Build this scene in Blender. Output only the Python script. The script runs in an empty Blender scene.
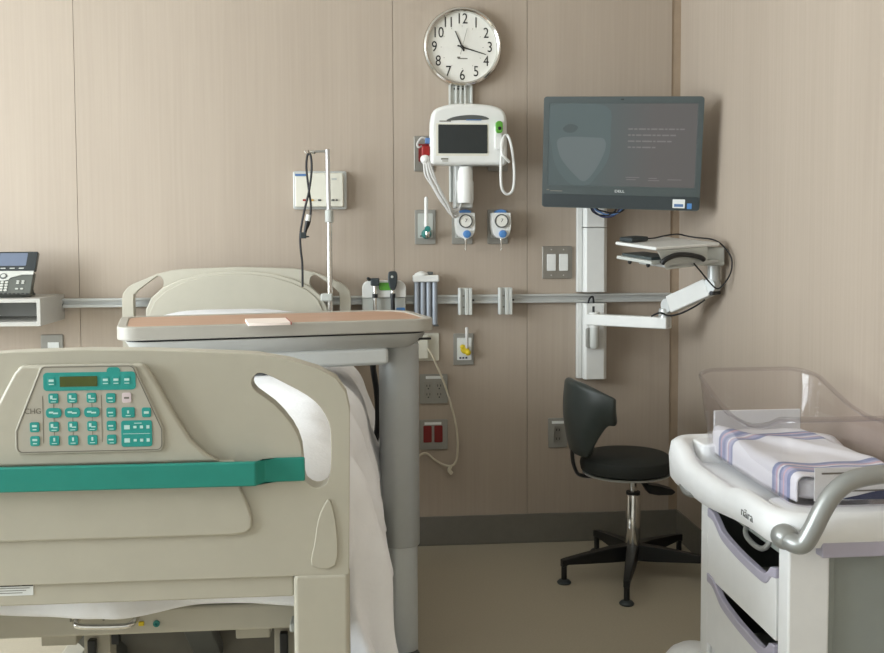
import bpy, bmesh, math, random
from mathutils import Vector, Matrix, noise
random.seed(7)
S = bpy.context.scene
COL = S.collection
R = math.radians
PI = math.pi

# ------------------------------------------------------------------ helpers
def ss(o, **k):
    for a, b in k.items(): o[a] = b
    return o

def tag(o, label, cat, group=None, kind=None):
    o['label'] = label; o['category'] = cat
    if group: o['group'] = group
    if kind: o['kind'] = kind
    return o

def root(name, loc, label, cat, group=None):
    o = bpy.data.objects.new(name, None)
    o.empty_display_size = .05
    COL.objects.link(o); o.location = loc
    return tag(o, label, cat, group)

def top_root(o):
    while o.parent: o = o.parent
    return o

def rrect(w, h, r, n=6, cx=0, cy=0):
    """outline of a rounded rectangle; r is one radius or four (tr, tl, bl, br)"""
    rs = r if isinstance(r, (tuple, list)) else (r,)*4
    pts = []
    for (sx, sy, a0, q) in ((1, 1, 0, rs[0]), (-1, 1, 90, rs[1]), (-1, -1, 180, rs[2]), (1, -1, 270, rs[3])):
        px, py = cx+sx*(w/2-q), cy+sy*(h/2-q)
        if q < 1e-5: pts.append((px, py)); continue
        for i in range(n+1):
            a = R(a0+90*i/n); pts.append((px+q*math.cos(a), py+q*math.sin(a)))
    return pts

def ell(a, b, n=32, cx=0, cy=0):
    return [(cx+a*math.cos(2*PI*i/n), cy+b*math.sin(2*PI*i/n)) for i in range(n)]

def spline(pts, n=6, closed=False):
    P = [Vector(p) for p in pts]; out = []
    m = len(P)
    rng = m if closed else m-1
    for i in range(rng):
        if closed: p0, p1, p2, p3 = P[(i-1) % m], P[i], P[(i+1) % m], P[(i+2) % m]
        else: p0, p1, p2, p3 = P[max(i-1, 0)], P[i], P[i+1], P[min(i+2, m-1)]
        for k in range(n):
            t = k/n
            out.append(.5*((2*p1)+(p2-p0)*t+(2*p0-5*p1+4*p2-p3)*t*t+(3*p1-p0-3*p2+p3)*t**3))
    if not closed: out.append(P[-1].copy())
    return out

def sp2(pts, n=5, closed=True):
    return [(v.x, v.y) for v in spline([(p[0], p[1], 0) for p in pts], n, closed)]

AX = {'y': lambda u, v, d: (u, d, v), 'z': lambda u, v, d: (u, v, d), 'x': lambda u, v, d: (d, u, v)}

class MB:
    def __init__(s): s.bm = bmesh.new(); s.mi = 0
    def _f(s, vs):
        try: f = s.bm.faces.new(vs)
        except ValueError: return None
        f.material_index = s.mi; return f
    def box(s, c, d, rot=None, taper=None):
        c = Vector(c); hx, hy, hz = d[0]/2, d[1]/2, d[2]/2
        M = rot if rot else Matrix.Identity(3)
        vs = []
        for x, y, z in ((-1,-1,-1),(1,-1,-1),(1,1,-1),(-1,1,-1),(-1,-1,1),(1,-1,1),(1,1,1),(-1,1,1)):
            k = taper if (taper and z > 0) else 1
            vs.append(s.bm.verts.new(c+M@Vector((x*hx*k, y*hy*k, z*hz))))
        for q in ((3,2,1,0),(4,5,6,7),(0,1,5,4),(1,2,6,5),(2,3,7,6),(3,0,4,7)): s._f([vs[i] for i in q])
        return s
    def span(s, a, b):
        a = Vector(a); b = Vector(b)
        return s.box((a+b)/2, tuple(abs(b[i]-a[i]) for i in range(3)))
    def cyl(s, p0, p1, r0, r1=None, seg=20):
        return s.sweep([p0, p1], [r0, r0 if r1 is None else r1], seg)
    def sweep(s, pts, rs, seg=10, caps=True, flat=1.0, up=None):
        P = [Vector(p) for p in pts]; n = len(P)
        if not isinstance(rs, (list, tuple)): rs = [rs]*n
        T = []
        for i in range(n):
            t = (P[min(i+1, n-1)]-P[max(i-1, 0)])
            T.append(t.normalized() if t.length > 1e-9 else Vector((0, 0, 1)))
        a = Vector(up) if up else (Vector((0, 0, 1)) if abs(T[0].z) < .9 else Vector((1, 0, 0)))
        N = (a-T[0]*a.dot(T[0])).normalized(); rings = []
        for i in range(n):
            N = (N-T[i]*N.dot(T[i])).normalized(); B = T[i].cross(N)
            rings.append([s.bm.verts.new(P[i]+rs[i]*(math.cos(2*PI*k/seg)*N*flat+math.sin(2*PI*k/seg)*B)) for k in range(seg)])
        for i in range(n-1):
            for k in range(seg): s._f([rings[i][k], rings[i][(k+1) % seg], rings[i+1][(k+1) % seg], rings[i+1][k]])
        if caps: s._f(rings[0][::-1]); s._f(rings[-1])
        return s
    def tube(s, pts, r, seg=8, n=6):
        return s.sweep(spline(pts, n), r, seg)
    def lathe(s, prof, o=(0, 0, 0), ax='z', seg=32):
        o = Vector(o); rings = []
        for r, h in prof:
            if r < 1e-6:
                rings.append([s.bm.verts.new(o+Vector(AX[ax](0, 0, h)))])
            else:
                rings.append([s.bm.verts.new(o+Vector(AX[ax](r*math.cos(2*PI*k/seg), r*math.sin(2*PI*k/seg), h))) for k in range(seg)])
        for a, b in zip(rings, rings[1:]):
            for k in range(seg):
                k2 = (k+1) % seg
                if len(a) == 1 and len(b) == 1: continue
                if len(a) == 1: s._f([a[0], b[k2], b[k]])
                elif len(b) == 1: s._f([a[k], a[k2], b[0]])
                else: s._f([a[k], a[k2], b[k2], b[k]])
        for rr, rev in ((rings[0], True), (rings[-1], False)):
            if len(rr) > 1: s._f(rr[::-1] if rev else rr)
        return s
    def ball(s, c, r, seg=16, rings=10, scale=(1, 1, 1)):
        n0 = len(s.bm.verts)
        s.lathe([(r*math.sin(PI*i/rings), -r*math.cos(PI*i/rings)) for i in range(rings+1)], (0, 0, 0), 'z', seg)
        s.bm.verts.ensure_lookup_table()
        for v in s.bm.verts[n0:]:
            v.co = Vector((v.co.x*scale[0], v.co.y*scale[1], v.co.z*scale[2]))+Vector(c)
        return s
    def prism(s, out, d0, d1, ax='y', holes=()):
        """outline (u, v), with holes, pushed from depth d0 to d1 along an axis"""
        f3 = AX[ax]
        loops = [out]+list(holes)
        if not holes:
            a = [s.bm.verts.new(f3(u, v, d0)) for u, v in out]; b = [s.bm.verts.new(f3(u, v, d1)) for u, v in out]
            s._f(a[::-1]); s._f(b); n = len(a)
            for i in range(n): s._f([a[i], a[(i+1) % n], b[(i+1) % n], b[i]])
            return s
        rings = []
        for d in (d0, d1):
            es = []; rr = []
            for lp in loops:
                vs = [s.bm.verts.new(f3(u, v, d)) for u, v in lp]; rr.append(vs)
                for i in range(len(vs)): es.append(s.bm.edges.new((vs[i], vs[(i+1) % len(vs)])))
            g = bmesh.ops.triangle_fill(s.bm, use_beauty=True, use_dissolve=False, edges=es)
            for q in g['geom']:
                if isinstance(q, bmesh.types.BMFace): q.material_index = s.mi
            rings.append(rr)
        for a, b in zip(rings[0], rings[1]):
            n = len(a)
            for i in range(n): s._f([a[i], a[(i+1) % n], b[(i+1) % n], b[i]])
        return s
    def loft(s, loops, caps=True):
        """closed rings of equal length joined into a skin"""
        rings = [[s.bm.verts.new(p) for p in lp] for lp in loops]; n = len(rings[0])
        for a, b in zip(rings, rings[1:]):
            for i in range(n): s._f([a[i], a[(i+1) % n], b[(i+1) % n], b[i]])
        if caps: s._f(rings[0][::-1]); s._f(rings[-1])
        return s
    def grid(s, fn, nu, nv):
        V = [[s.bm.verts.new(fn(i/nu, j/nv)) for j in range(nv+1)] for i in range(nu+1)]
        for i in range(nu):
            for j in range(nv): s._f([V[i][j], V[i+1][j], V[i+1][j+1], V[i][j+1]])
        return s
    def xf(s, M):
        bmesh.ops.transform(s.bm, matrix=M, verts=s.bm.verts); return s
    def build(s, name, mats, parent=None, bevel=0, seg=3, ang=38, solid=0, sub=0, origin=None):
        if not isinstance(mats, (list, tuple)): mats = [mats]
        bmesh.ops.recalc_face_normals(s.bm, faces=s.bm.faces)
        me = bpy.data.meshes.new(name)
        if parent: off = Vector(top_root(parent).location)
        else:
            if origin is None:
                xs = [v.co for v in s.bm.verts]
                lo = [min(c[i] for c in xs) for i in range(3)]; hi = [max(c[i] for c in xs) for i in range(3)]
                origin = ((lo[0]+hi[0])/2, (lo[1]+hi[1])/2, lo[2])
            off = Vector(origin)
        bmesh.ops.translate(s.bm, vec=-off, verts=s.bm.verts)
        for f in s.bm.faces: f.smooth = True
        if not bevel:
            for e in s.bm.edges:
                if len(e.link_faces) == 2 and e.calc_face_angle(0) > R(ang): e.smooth = False
        s.bm.to_mesh(me); s.bm.free()
        for m in mats: me.materials.append(m)
        o = bpy.data.objects.new(name, me); COL.objects.link(o)
        if parent: o.parent = parent
        else: o.location = off
        if solid:
            m = o.modifiers.new('s', 'SOLIDIFY'); m.thickness = solid; m.offset = 0
        if sub:
            m = o.modifiers.new('u', 'SUBSURF'); m.levels = sub; m.render_levels = sub
        if bevel:
            m = o.modifiers.new('b', 'BEVEL'); m.width = bevel; m.segments = seg; m.limit_method = 'ANGLE'; m.angle_limit = R(ang); m.harden_normals = True
        return o

def copy_tree(o, parent=None):
    c = o.copy(); COL.objects.link(c)
    if parent: c.parent = parent
    for ch in list(o.children): copy_tree(ch, c)
    return c

def text(txt, size, m, name, parent, loc, rot=(R(90), 0, 0), ext=.0004, align='CENTER', sx=1.0, bold=0):
    cu = bpy.data.curves.new(name, 'FONT'); cu.body = txt; cu.size = size; cu.extrude = ext; cu.offset = bold
    cu.align_x = align; cu.align_y = 'CENTER'
    t = bpy.data.objects.new(name+'_c', cu); COL.objects.link(t)
    dg = bpy.context.evaluated_depsgraph_get(); dg.update()
    me = bpy.data.meshes.new_from_object(t.evaluated_get(dg))
    bpy.data.objects.remove(t); bpy.data.curves.remove(cu)
    from mathutils import Euler
    off = Vector(top_root(parent).location)
    M = Matrix.Translation(Vector(loc)-off) @ Euler(rot).to_matrix().to_4x4() @ Matrix.Diagonal((sx, 1, 1, 1))
    me.transform(M); me.materials.clear(); me.materials.append(m); me.name = name
    o = bpy.data.objects.new(name, me); COL.objects.link(o); o.parent = parent
    return o

# ------------------------------------------------------------------ materials
def mat(name, col, rough=.5, metal=0, var=.05, vscale=25, bump=0, bscale=200, spec=.5, trans=0, ior=1.45, emit=None, es=0, alpha=1, stretch=(1, 1, 1), coat=0):
    m = bpy.data.materials.new(name); m.use_nodes = True
    nt = m.node_tree; b = nt.nodes['Principled BSDF']
    tc = nt.nodes.new('ShaderNodeTexCoord'); mp = nt.nodes.new('ShaderNodeMapping'); mp.inputs['Scale'].default_value = stretch
    nt.links.new(tc.outputs['Object'], mp.inputs[0])
    nz = nt.nodes.new('ShaderNodeTexNoise'); nz.inputs['Scale'].default_value = vscale; nz.inputs['Detail'].default_value = 4
    nt.links.new(mp.outputs[0], nz.inputs['Vector'])
    rp = nt.nodes.new('ShaderNodeValToRGB')
    rp.color_ramp.elements[0].position = .3; rp.color_ramp.elements[1].position = .7
    rp.color_ramp.elements[0].color = tuple(max(0, c*(1-var)) for c in col)+(1,)
    rp.color_ramp.elements[1].color = tuple(min(1, c*(1+var)) for c in col)+(1,)
    nt.links.new(nz.outputs['Fac'], rp.inputs[0]); nt.links.new(rp.outputs[0], b.inputs['Base Color'])
    b.inputs['Roughness'].default_value = rough; b.inputs['Metallic'].default_value = metal
    b.inputs['Specular IOR Level'].default_value = spec
    b.inputs['Transmission Weight'].default_value = trans; b.inputs['IOR'].default_value = ior
    b.inputs['Coat Weight'].default_value = coat
    if emit: b.inputs['Emission Color'].default_value = tuple(emit)+(1,); b.inputs['Emission Strength'].default_value = es
    if bump:
        n2 = nt.nodes.new('ShaderNodeTexNoise'); n2.inputs['Scale'].default_value = bscale; n2.inputs['Detail'].default_value = 3
        nt.links.new(mp.outputs[0], n2.inputs['Vector'])
        bp = nt.nodes.new('ShaderNodeBump'); bp.inputs['Strength'].default_value = bump; bp.inputs['Distance'].default_value = .01
        nt.links.new(n2.outputs['Fac'], bp.inputs['Height']); nt.links.new(bp.outputs[0], b.inputs['Normal'])
    return m

def veneer(name, c0, c1, c2):
    m = bpy.data.materials.new(name); m.use_nodes = True
    nt = m.node_tree; b = nt.nodes['Principled BSDF']; L = nt.links.new
    tc = nt.nodes.new('ShaderNodeTexCoord')
    def nz(sc, stretch, det):
        mp = nt.nodes.new('ShaderNodeMapping'); mp.inputs['Scale'].default_value = stretch; L(tc.outputs['Object'], mp.inputs[0])
        n = nt.nodes.new('ShaderNodeTexNoise'); n.inputs['Scale'].default_value = sc; n.inputs['Detail'].default_value = det; L(mp.outputs[0], n.inputs['Vector']); return n
    a = nz(7, (1, 1, .05), 3); f = nz(90, (1, 1, .02), 4)
    mx = nt.nodes.new('ShaderNodeMix'); mx.inputs[0].default_value = .5
    L(a.outputs['Fac'], mx.inputs[2]); L(f.outputs['Fac'], mx.inputs[3])
    rp = nt.nodes.new('ShaderNodeValToRGB'); e = rp.color_ramp.elements
    e[0].position = .34; e[0].color = c0+(1,); e[1].position = .66; e[1].color = c2+(1,)
    k = e.new(.5); k.color = c1+(1,)
    L(mx.outputs[0], rp.inputs[0]); L(rp.outputs[0], b.inputs['Base Color'])
    b.inputs['Roughness'].default_value = .55; b.inputs['Specular IOR Level'].default_value = .35
    return m

def hexc(r, g, b):
    return tuple(((c/255)/12.92 if c/255 <= .04045 else ((c/255+.055)/1.055)**2.4) for c in (r, g, b))

M = dict(
    veneer=veneer('wood_veneer', hexc(170, 156, 141), hexc(174, 160, 145), hexc(178, 164, 149)),
    reveal=mat('reveal_dark_wood', hexc(164, 145, 124), .6),
    floor=mat('vinyl_floor', hexc(176, 167, 148), .42, var=.05, vscale=160, spec=.4),
    base=mat('rubber_cove_base', hexc(114, 110, 101), .6),
    ceil=mat('ceiling_paint', hexc(232, 230, 224), .8, var=.02),
    paint=mat('wall_paint', hexc(214, 214, 212), .8, var=.02),
    white=mat('white_plastic', hexc(226, 226, 222), .35, var=.02),
    cart=mat('cart_white_plastic', hexc(241, 242, 243), .32, var=.015),
    offwhite=mat('off_white_plastic', hexc(222, 219, 205), .4, var=.02),
    cream=mat('cream_moulded_plastic', hexc(185, 180, 165), .42, var=.02, bump=.03, bscale=600),
    creamd=mat('cream_moulded_panel', hexc(180, 175, 160), .45, var=.02),
    panelgrey=mat('control_panel_film', hexc(180, 175, 162), .4, var=.02),
    line=mat('printed_grey_line', hexc(120, 116, 106), .5),
    teal=mat('teal_vinyl', hexc(34, 138, 124), .45, var=.04),
    tealkey=mat('teal_key', hexc(40, 152, 144), .35, var=.03),
    keymark=mat('key_print', hexc(190, 225, 220), .5, var=.02),
    lcd=mat('olive_lcd', hexc(74, 84, 30), .2, var=.06),
    pinkkey=mat('white_key', hexc(215, 200, 204), .4),
    alu=mat('brushed_aluminium', hexc(205, 205, 205), .35, .85, var=.04, vscale=60, stretch=(.1, 1, 1)),
    alupaint=mat('satin_silver_paint', hexc(196, 198, 196), .38, .35, var=.03),
    track=mat('grey_white_track', hexc(206, 208, 203), .4, .15, var=.02),
    chrome=mat('chrome', hexc(215, 213, 208), .12, 1, var=.02),
    steel=mat('stainless_plate', hexc(150, 147, 140), .38, .7, var=.04, vscale=80, stretch=(1, 1, .05)),
    plate=mat('grey_cover_plate', hexc(150, 148, 141), .5, .2, var=.03),
    platelt=mat('light_grey_insert', hexc(188, 190, 184), .5, var=.02),
    black=mat('black_plastic', hexc(28, 29, 30), .4, var=.08),
    blackcord=mat('black_rubber', hexc(24, 24, 26), .5),
    leather=mat('black_upholstery', hexc(56, 62, 60), .38, var=.06, bump=.06, bscale=350, spec=.5),
    seatfab=mat('black_seat_vinyl', hexc(38, 42, 40), .62, var=.06, bump=.05, bscale=500),
    bezel=mat('charcoal_bezel', hexc(72, 80, 80), .4, var=.03),
    bezel2=mat('dark_charcoal_bezel', hexc(50, 57, 59), .45, var=.03),
    darkgrey=mat('dark_grey_plastic', hexc(84, 86, 84), .5, var=.03),
    vsscreen=mat('dark_glass_screen', hexc(46, 50, 50), .15, var=.02),
    green=mat('lime_green_plastic', hexc(92, 162, 58), .4),
    greendk=mat('oxygen_green', hexc(44, 128, 122), .4),
    blue=mat('blue_plastic', hexc(80, 130, 188), .4),
    bluelt=mat('blue_cuff_tag', hexc(88, 120, 165), .5),
    navy=mat('navy_print', hexc(44, 52, 84), .6),
    red=mat('red_socket', hexc(148, 28, 26), .45),
    redd=mat('deep_red_socket', hexc(120, 24, 22), .45),
    yellow=mat('yellow_plastic', hexc(222, 196, 40), .45),
    orange=mat('amber_print', hexc(205, 160, 80), .5),
    dial=mat('clock_dial_white', hexc(228, 226, 218), .5, var=.01),
    ink=mat('black_ink', hexc(34, 32, 30), .6),
    cable=mat('pale_grey_cable', hexc(205, 203, 200), .45),
    beigecable=mat('beige_cable', hexc(205, 196, 176), .5),
    wood=mat('maple_laminate', hexc(184, 146, 121), .42, var=.07, vscale=14, stretch=(.25, 3, 3)),
    rim=mat('warm_grey_edge', hexc(172, 168, 158), .45, var=.02),
    tablegrey=mat('grey_table_metal', hexc(182, 182, 177), .42, .25, var=.02),
    columngrey=mat('silver_column_paint', hexc(176, 179, 178), .4, .3, var=.02),
    columnlight=mat('inner_column', hexc(208, 212, 212), .35, .3, var=.02),
    paper=mat('paper', hexc(240, 226, 216), .8, var=.01),
    label=mat('white_label', hexc(226, 228, 226), .6, var=.01),
    linen=mat('white_linen', hexc(240, 240, 242), .9, var=.02, bump=.12, bscale=120),
    linen2=mat('white_cotton_sheet', hexc(234, 235, 238), .9, var=.02, bump=.1, bscale=150),
    lav=mat('lavender_trim', hexc(186, 182, 200), .45, var=.02),
    cartpanel=mat('grey_green_panel', hexc(150, 156, 152), .5, var=.02),
    silverhandle=mat('silver_grey_handle', hexc(158, 160, 158), .34, .5, var=.02),
    shelfgrey=mat('pale_grey_laminate', hexc(176, 173, 166), .5, var=.02),
    phonegrey=mat('phone_charcoal', hexc(86, 88, 82), .5, var=.04),
    phonesilver=mat('phone_silver', hexc(198, 198, 192), .35, .4),
    phonedark=mat('phone_black_glass', hexc(44, 48, 50), .2),
    housing=mat('bed_drive_housing', hexc(104, 101, 92), .6),
    tubegrey=mat('blue_grey_tube', hexc(158, 164, 172), .4, .2),
    clearplastic=None,
)
def clear_mat(nm, tv):
    m = bpy.data.materials.new(nm); m.use_nodes = True
    nt = m.node_tree; L = nt.links.new
    for n in list(nt.nodes): nt.nodes.remove(n)
    out = nt.nodes.new('ShaderNodeOutputMaterial')
    tr = nt.nodes.new('ShaderNodeBsdfTransparent'); tr.inputs[0].default_value = (tv, tv*.99, tv, 1)
    gl = nt.nodes.new('ShaderNodeBsdfGlossy'); gl.inputs['Roughness'].default_value = .04
    nz = nt.nodes.new('ShaderNodeTexNoise'); nz.inputs['Scale'].default_value = 6
    fr = nt.nodes.new('ShaderNodeFresnel'); fr.inputs[0].default_value = 1.5
    ge = nt.nodes.new('ShaderNodeNewGeometry'); iv = nt.nodes.new('ShaderNodeMath'); iv.operation = 'SUBTRACT'; iv.inputs[0].default_value = 1; L(ge.outputs['Backfacing'], iv.inputs[1])
    mt = nt.nodes.new('ShaderNodeMath'); mt.operation = 'MULTIPLY'; L(iv.outputs[0], mt.inputs[1])
    bp = nt.nodes.new('ShaderNodeBump'); bp.inputs['Strength'].default_value = .04
    L(nz.outputs['Fac'], bp.inputs['Height']); L(bp.outputs[0], gl.inputs['Normal'])
    mx = nt.nodes.new('ShaderNodeMixShader')
    L(fr.outputs[0], mt.inputs[0]); L(mt.outputs[0], mx.inputs[0]); L(tr.outputs[0], mx.inputs[1]); L(gl.outputs[0], mx.inputs[2]); L(mx.outputs[0], out.inputs[0])
    return m
M['clearplastic'] = clear_mat('clear_acrylic', .982)
M['clearrim'] = clear_mat('clear_acrylic_edge', .90)

def screen_mat():
    """lit monitor picture: a dim grey field, bluish at one side and brownish at the other"""
    m = mat('monitor_picture', hexc(30, 33, 34), .22, var=.02, spec=.5)
    nt = m.node_tree; b = nt.nodes['Principled BSDF']
    tc = nt.nodes.new('ShaderNodeTexCoord'); sp = nt.nodes.new('ShaderNodeSeparateXYZ'); nt.links.new(tc.outputs['Object'], sp.inputs[0])
    mr = nt.nodes.new('ShaderNodeMapRange'); mr.inputs[1].default_value = -.1; mr.inputs[2].default_value = .12
    nt.links.new(sp.outputs[0], mr.inputs[0])
    rp = nt.nodes.new('ShaderNodeValToRGB'); rp.color_ramp.elements[0].color = hexc(70, 80, 80)+(1,); rp.color_ramp.elements[1].color = hexc(80, 76, 74)+(1,)
    nt.links.new(mr.outputs[0], rp.inputs[0]); nt.links.new(rp.outputs[0], b.inputs['Emission Color']); b.inputs['Emission Strength'].default_value = .85
    return m
M['screen'] = screen_mat()
M['pic_mask'] = mat('picture_mask_grey', hexc(30, 33, 34), .22, emit=hexc(90, 98, 98), es=.85)
M['pic_face'] = mat('picture_face_grey', hexc(30, 33, 34), .22, emit=hexc(75, 86, 86), es=.85)
M['pic_eye'] = mat('picture_eye_grey', hexc(30, 33, 34), .22, emit=hexc(64, 72, 72), es=.85)
M['pic_text'] = mat('picture_text_grey', hexc(30, 33, 34), .22, emit=hexc(104, 100, 99), es=.85)
M['phone_lcd'] = mat('phone_lcd_lit', hexc(60, 70, 90), .2, emit=hexc(126, 136, 148), es=.5)

# ------------------------------------------------------------------ camera
H = 1.263
yaw, pit, rol = R(4.97), R(3.15), R(.26)
fw = Vector((math.sin(yaw)*math.cos(pit), math.cos(yaw)*math.cos(pit), -math.sin(pit)))
r0 = Vector((math.cos(yaw), -math.sin(yaw), 0)); u0 = r0.cross(fw)
rv = math.cos(rol)*r0-math.sin(rol)*u0; uv = math.sin(rol)*r0+math.cos(rol)*u0
cd = bpy.data.cameras.new('camera'); cam = bpy.data.objects.new('camera', cd); COL.objects.link(cam)
cam.matrix_world = Matrix(((rv.x, uv.x, -fw.x, 0), (rv.y, uv.y, -fw.y, 0), (rv.z, uv.z, -fw.z, H), (0, 0, 0, 1)))
cd.sensor_width = 36; cd.lens = 36*1000/884; cd.shift_y = -36.5/884; cd.clip_start = .05
S.camera = cam

# ------------------------------------------------------------------ setting
YB = 4.0; XR = 1.325; XL = -3.3; YF = -1.6; ZC = 2.75
def struct(o, label=None):
    o['kind'] = 'structure'
    if label: o['label'] = label
    return o
struct(MB().span((XL-.2, YF-.2, -.1), (XR+.2, YB+.2, 0)).build('floor', M['floor']), 'beige vinyl floor')
struct(MB().span((XL-.2, YF-.2, ZC), (XR+.2, YB+.2, ZC+.1)).build('ceiling', M['ceil']), 'white ceiling')
# panelled headwall: veneer boards with narrow joints over a dark backing
b = MB(); b.mi = 1; b.span((XL-.2, YB+.012, 0), (XR+.2, YB+.2, ZC)); b.mi = 0
for x0, x1 in ((XL, -2.3), (-2.297, -1.0709), (-1.0691, .1556), (.1574, .6931), (.6949, 1.287)):
    for z0, z1 in ((.12, .9955), (.9985, ZC)): b.span((x0, YB, z0), (x1, YB+.012, z1))
struct(b.build('wall_back', [M['veneer'], M['reveal']]), 'wall clad in pale wood veneer panels')
struct(MB().span((1.287, YB+.004, .12), (XR, YB+.03, ZC)).build('trim_1', M['reveal']), 'dark reveal strip in the corner')
struct(MB().span((XR, YF-.2, .12), (XR+.15, YB+.2, ZC)).build('wall_right', M['veneer']), 'side wall of pale wood veneer')
struct(MB().span((XL, YB-.006, 0), (XR, YB+.02, .12)).build('baseboard_back', M['base'], bevel=.003), 'grey rubber skirting')
struct(MB().span((XR-.006, YF, 0), (XR+.02, YB-.006, .12)).build('baseboard_right', M['base'], bevel=.003), 'grey rubber skirting')
struct(MB().span((XL-.2, YF-.2, 0), (XR+.2, YF, ZC)).build('wall_rear', M['paint']))
# window wall on the left, outside the frame: the daylight comes through it
WY0, WY1, WZ0, WZ1 = .1, 3.0, .8, 2.6
b = MB().prism([(YF-.2, 0), (YB+.2, 0), (YB+.2, ZC), (YF-.2, ZC)], XL-.2, XL, 'x', holes=[[(WY0, WZ0), (WY1, WZ0), (WY1, WZ1), (WY0, WZ1)]])
struct(b.build('wall_left', M['paint']))
b = MB()
for y in (WY0+.03, WY0+1.0, WY0+2.0, WY1-.03): b.span((XL-.13, y-.03, WZ0), (XL-.06, y+.03, WZ1))
for z in (WZ0+.03, WZ1-.03): b.span((XL-.125, WY0, z-.03), (XL-.065, WY1, z+.03))
struct(b.build('window_1', M['white']))

# ------------------------------------------------------------------ wall-hung things
def on_wall(name, x, z, label, cat, group=None): return root(name, (x, YB, z), label, cat, group)

# clock
x, z = .43, 2.003
t = on_wall('wall_clock', x, z-.155, 'round chrome rimmed wall clock with white dial and black numerals', 'clock')
b = MB().lathe([(.135, -.012), (.154, -.012), (.156, -.03), (.152, -.043), (.145, -.046), (.139, -.042), (.138, -.03), (.136, -.02)], (x, YB, z), 'y', 64); b.build('rim', M['chrome'], t)
MB().lathe([(0, 0), (.15, 0), (.15, -.012), (.139, -.025), (0, -.025)], (x, YB, z), 'y', 64).build('dial', M['dial'], t)
for n in range(1, 13):
    a = R(90-30*n); rr = .110
    text(str(n), .058, M['ink'], 'numeral', t, (x+rr*math.cos(a), YB-.0256, z+rr*math.sin(a)), sx=.8)
for n in range(12):
    a = R(30*n); MB().box((x+.083*math.cos(a), YB-.0255, z+.083*math.sin(a)), (.004, .001, .0015), Matrix.Rotation(-a, 3, 'Y')).build('hour_mark', M['line'], t)
def hand(name, ang, l0, l1, w0, w1, y, m):
    a = R(90-ang); d = Vector((math.cos(a), 0, math.sin(a))); n = Vector((-d.z, 0, d.x)); c = Vector((x, y, z))
    b = MB(); o = [c-d*l0+n*w0/2, c-d*l0-n*w0/2, c+d*l1-n*w1/2, c+d*l1+n*w1/2]
    b.loft([o, [p+Vector((0, -.001, 0)) for p in o]]); b.build(name, m, t)
hand('hour_hand', -24, .016, .068, .007, .003, YB-.028, M['ink'])
hand('minute_hand', 107, .02, .098, .006, .0025, YB-.030, M['ink'])
hand('second_hand', 15, .03, .075, .0016, .0016, YB-.032, M['line'])
MB().lathe([(.006, -.026), (.006, -.034), (0, -.035)], (x, YB, z), 'y', 16).build('hub', M['ink'], t)
b = MB(); b.box((x+.002, YB-.0256, z-.044), (.038, .001, .004)); b.box((x-.014, YB-.0256, z-.04), (.012, .001, .006)); b.build('maker_mark', M['line'], t)

# vertical mounting track
t = on_wall('mounting_track', .423, 1.425, 'vertical ribbed aluminium track below the clock', 'track')
b = MB().span((.378, YB-.012, 1.425), (.47, YB, 1.885))
for xx in (.381, .406, .424, .442, .467): b.span((xx-.004, YB-.024, 1.425), (xx+.004, YB-.012, 1.885))
b.build('channel', M['track'], t, bevel=.0015)
for xx in (.4, .415, .433): MB().cyl((xx, YB-.014, 1.872), (xx, YB-.009, 1.872), .004, seg=10).build('screw', M['darkgrey'], t)

t.location.z -= .03
# vital signs monitor
t = root('vital_signs_monitor', (.443, 3.85, 1.56), 'white vital signs monitor with dark screen and coiled probe cord', 'monitor')
o = sp2([(-.150, -.002), (-.150, .11), (-.146, .178), (-.128, .212), (-.06, .231), (.03, .232), (.105, .222), (.142, .192), (.148, .12), (.148, -.004)], 4, False)
o = [(.443+u, 1.568+v) for u, v in o]
MB().prism(o, 3.85, 3.935, 'y').build('casing', M['white'], t, bevel=.016, seg=4)
MB().prism(rrect(.206, .126, .005, 3, .416, 1.662), 3.8495, 3.856, 'y').build('screen_surround', M['offwhite'], t, bevel=.002)
MB().prism(rrect(.190, .110, .002, 2, .418, 1.664), 3.8475, 3.853, 'y').build('screen', M['vsscreen'], t)
o = [(.443+u, 1.74+v) for u, v in sp2([(-.088, -.006), (-.06, .008), (0, .016), (.055, .012), (.076, 0), (.03, -.003), (-.04, -.004)], 4)]
MB().prism(o, 3.8485, 3.86, 'y').build('handle_recess', M['darkgrey'], t)
MB().prism(rrect(.06, .004, .002, 3, .46, 1.737), 3.846, 3.852, 'y').build('printer_slot', M['bluelt'], t)
for q in (((.35, 3.8492, 1.732), (.044, .002, .004)), ((.347, 3.8492, 1.588), (.028, .002, .006)), ((.349, 3.8492, 1.580), (.022, .002, .003))): MB().box(*q).build('printed_name', M['line'], t)
b = MB().prism(rrect(.03, .095, .012, 4, .555, 1.67), 3.838, 3.855, 'y'); b.build('thermometer_well', M['white'], t, bevel=.005)
b = MB().prism(rrect(.026, .046, .011, 4, .556, 1.708), 3.822, 3.846, 'y'); b.mi = 1; b.cyl((.557, 3.824, 1.703), (.557, 3.82, 1.703), .007, seg=12); b.build('thermometer_probe', [M['green'], M['black']], t, bevel=.004)
pts = [(.575, 3.842, 1.668), (.566, 3.832, 1.62), (.562, 3.83, 1.54), (.567, 3.835, 1.475), (.588, 3.84, 1.452), (.61, 3.84, 1.468), (.616, 3.84, 1.53), (.609, 3.838, 1.61), (.598, 3.84, 1.662), (.585, 3.845, 1.68), (.57, 3.84, 1.662), (.566, 3.825, 1.61), (.58, 3.825, 1.59), (.596, 3.835, 1.575)]
MB().tube(pts, .0055, 8, 6).build('probe_cord', M['white'], t)
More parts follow.
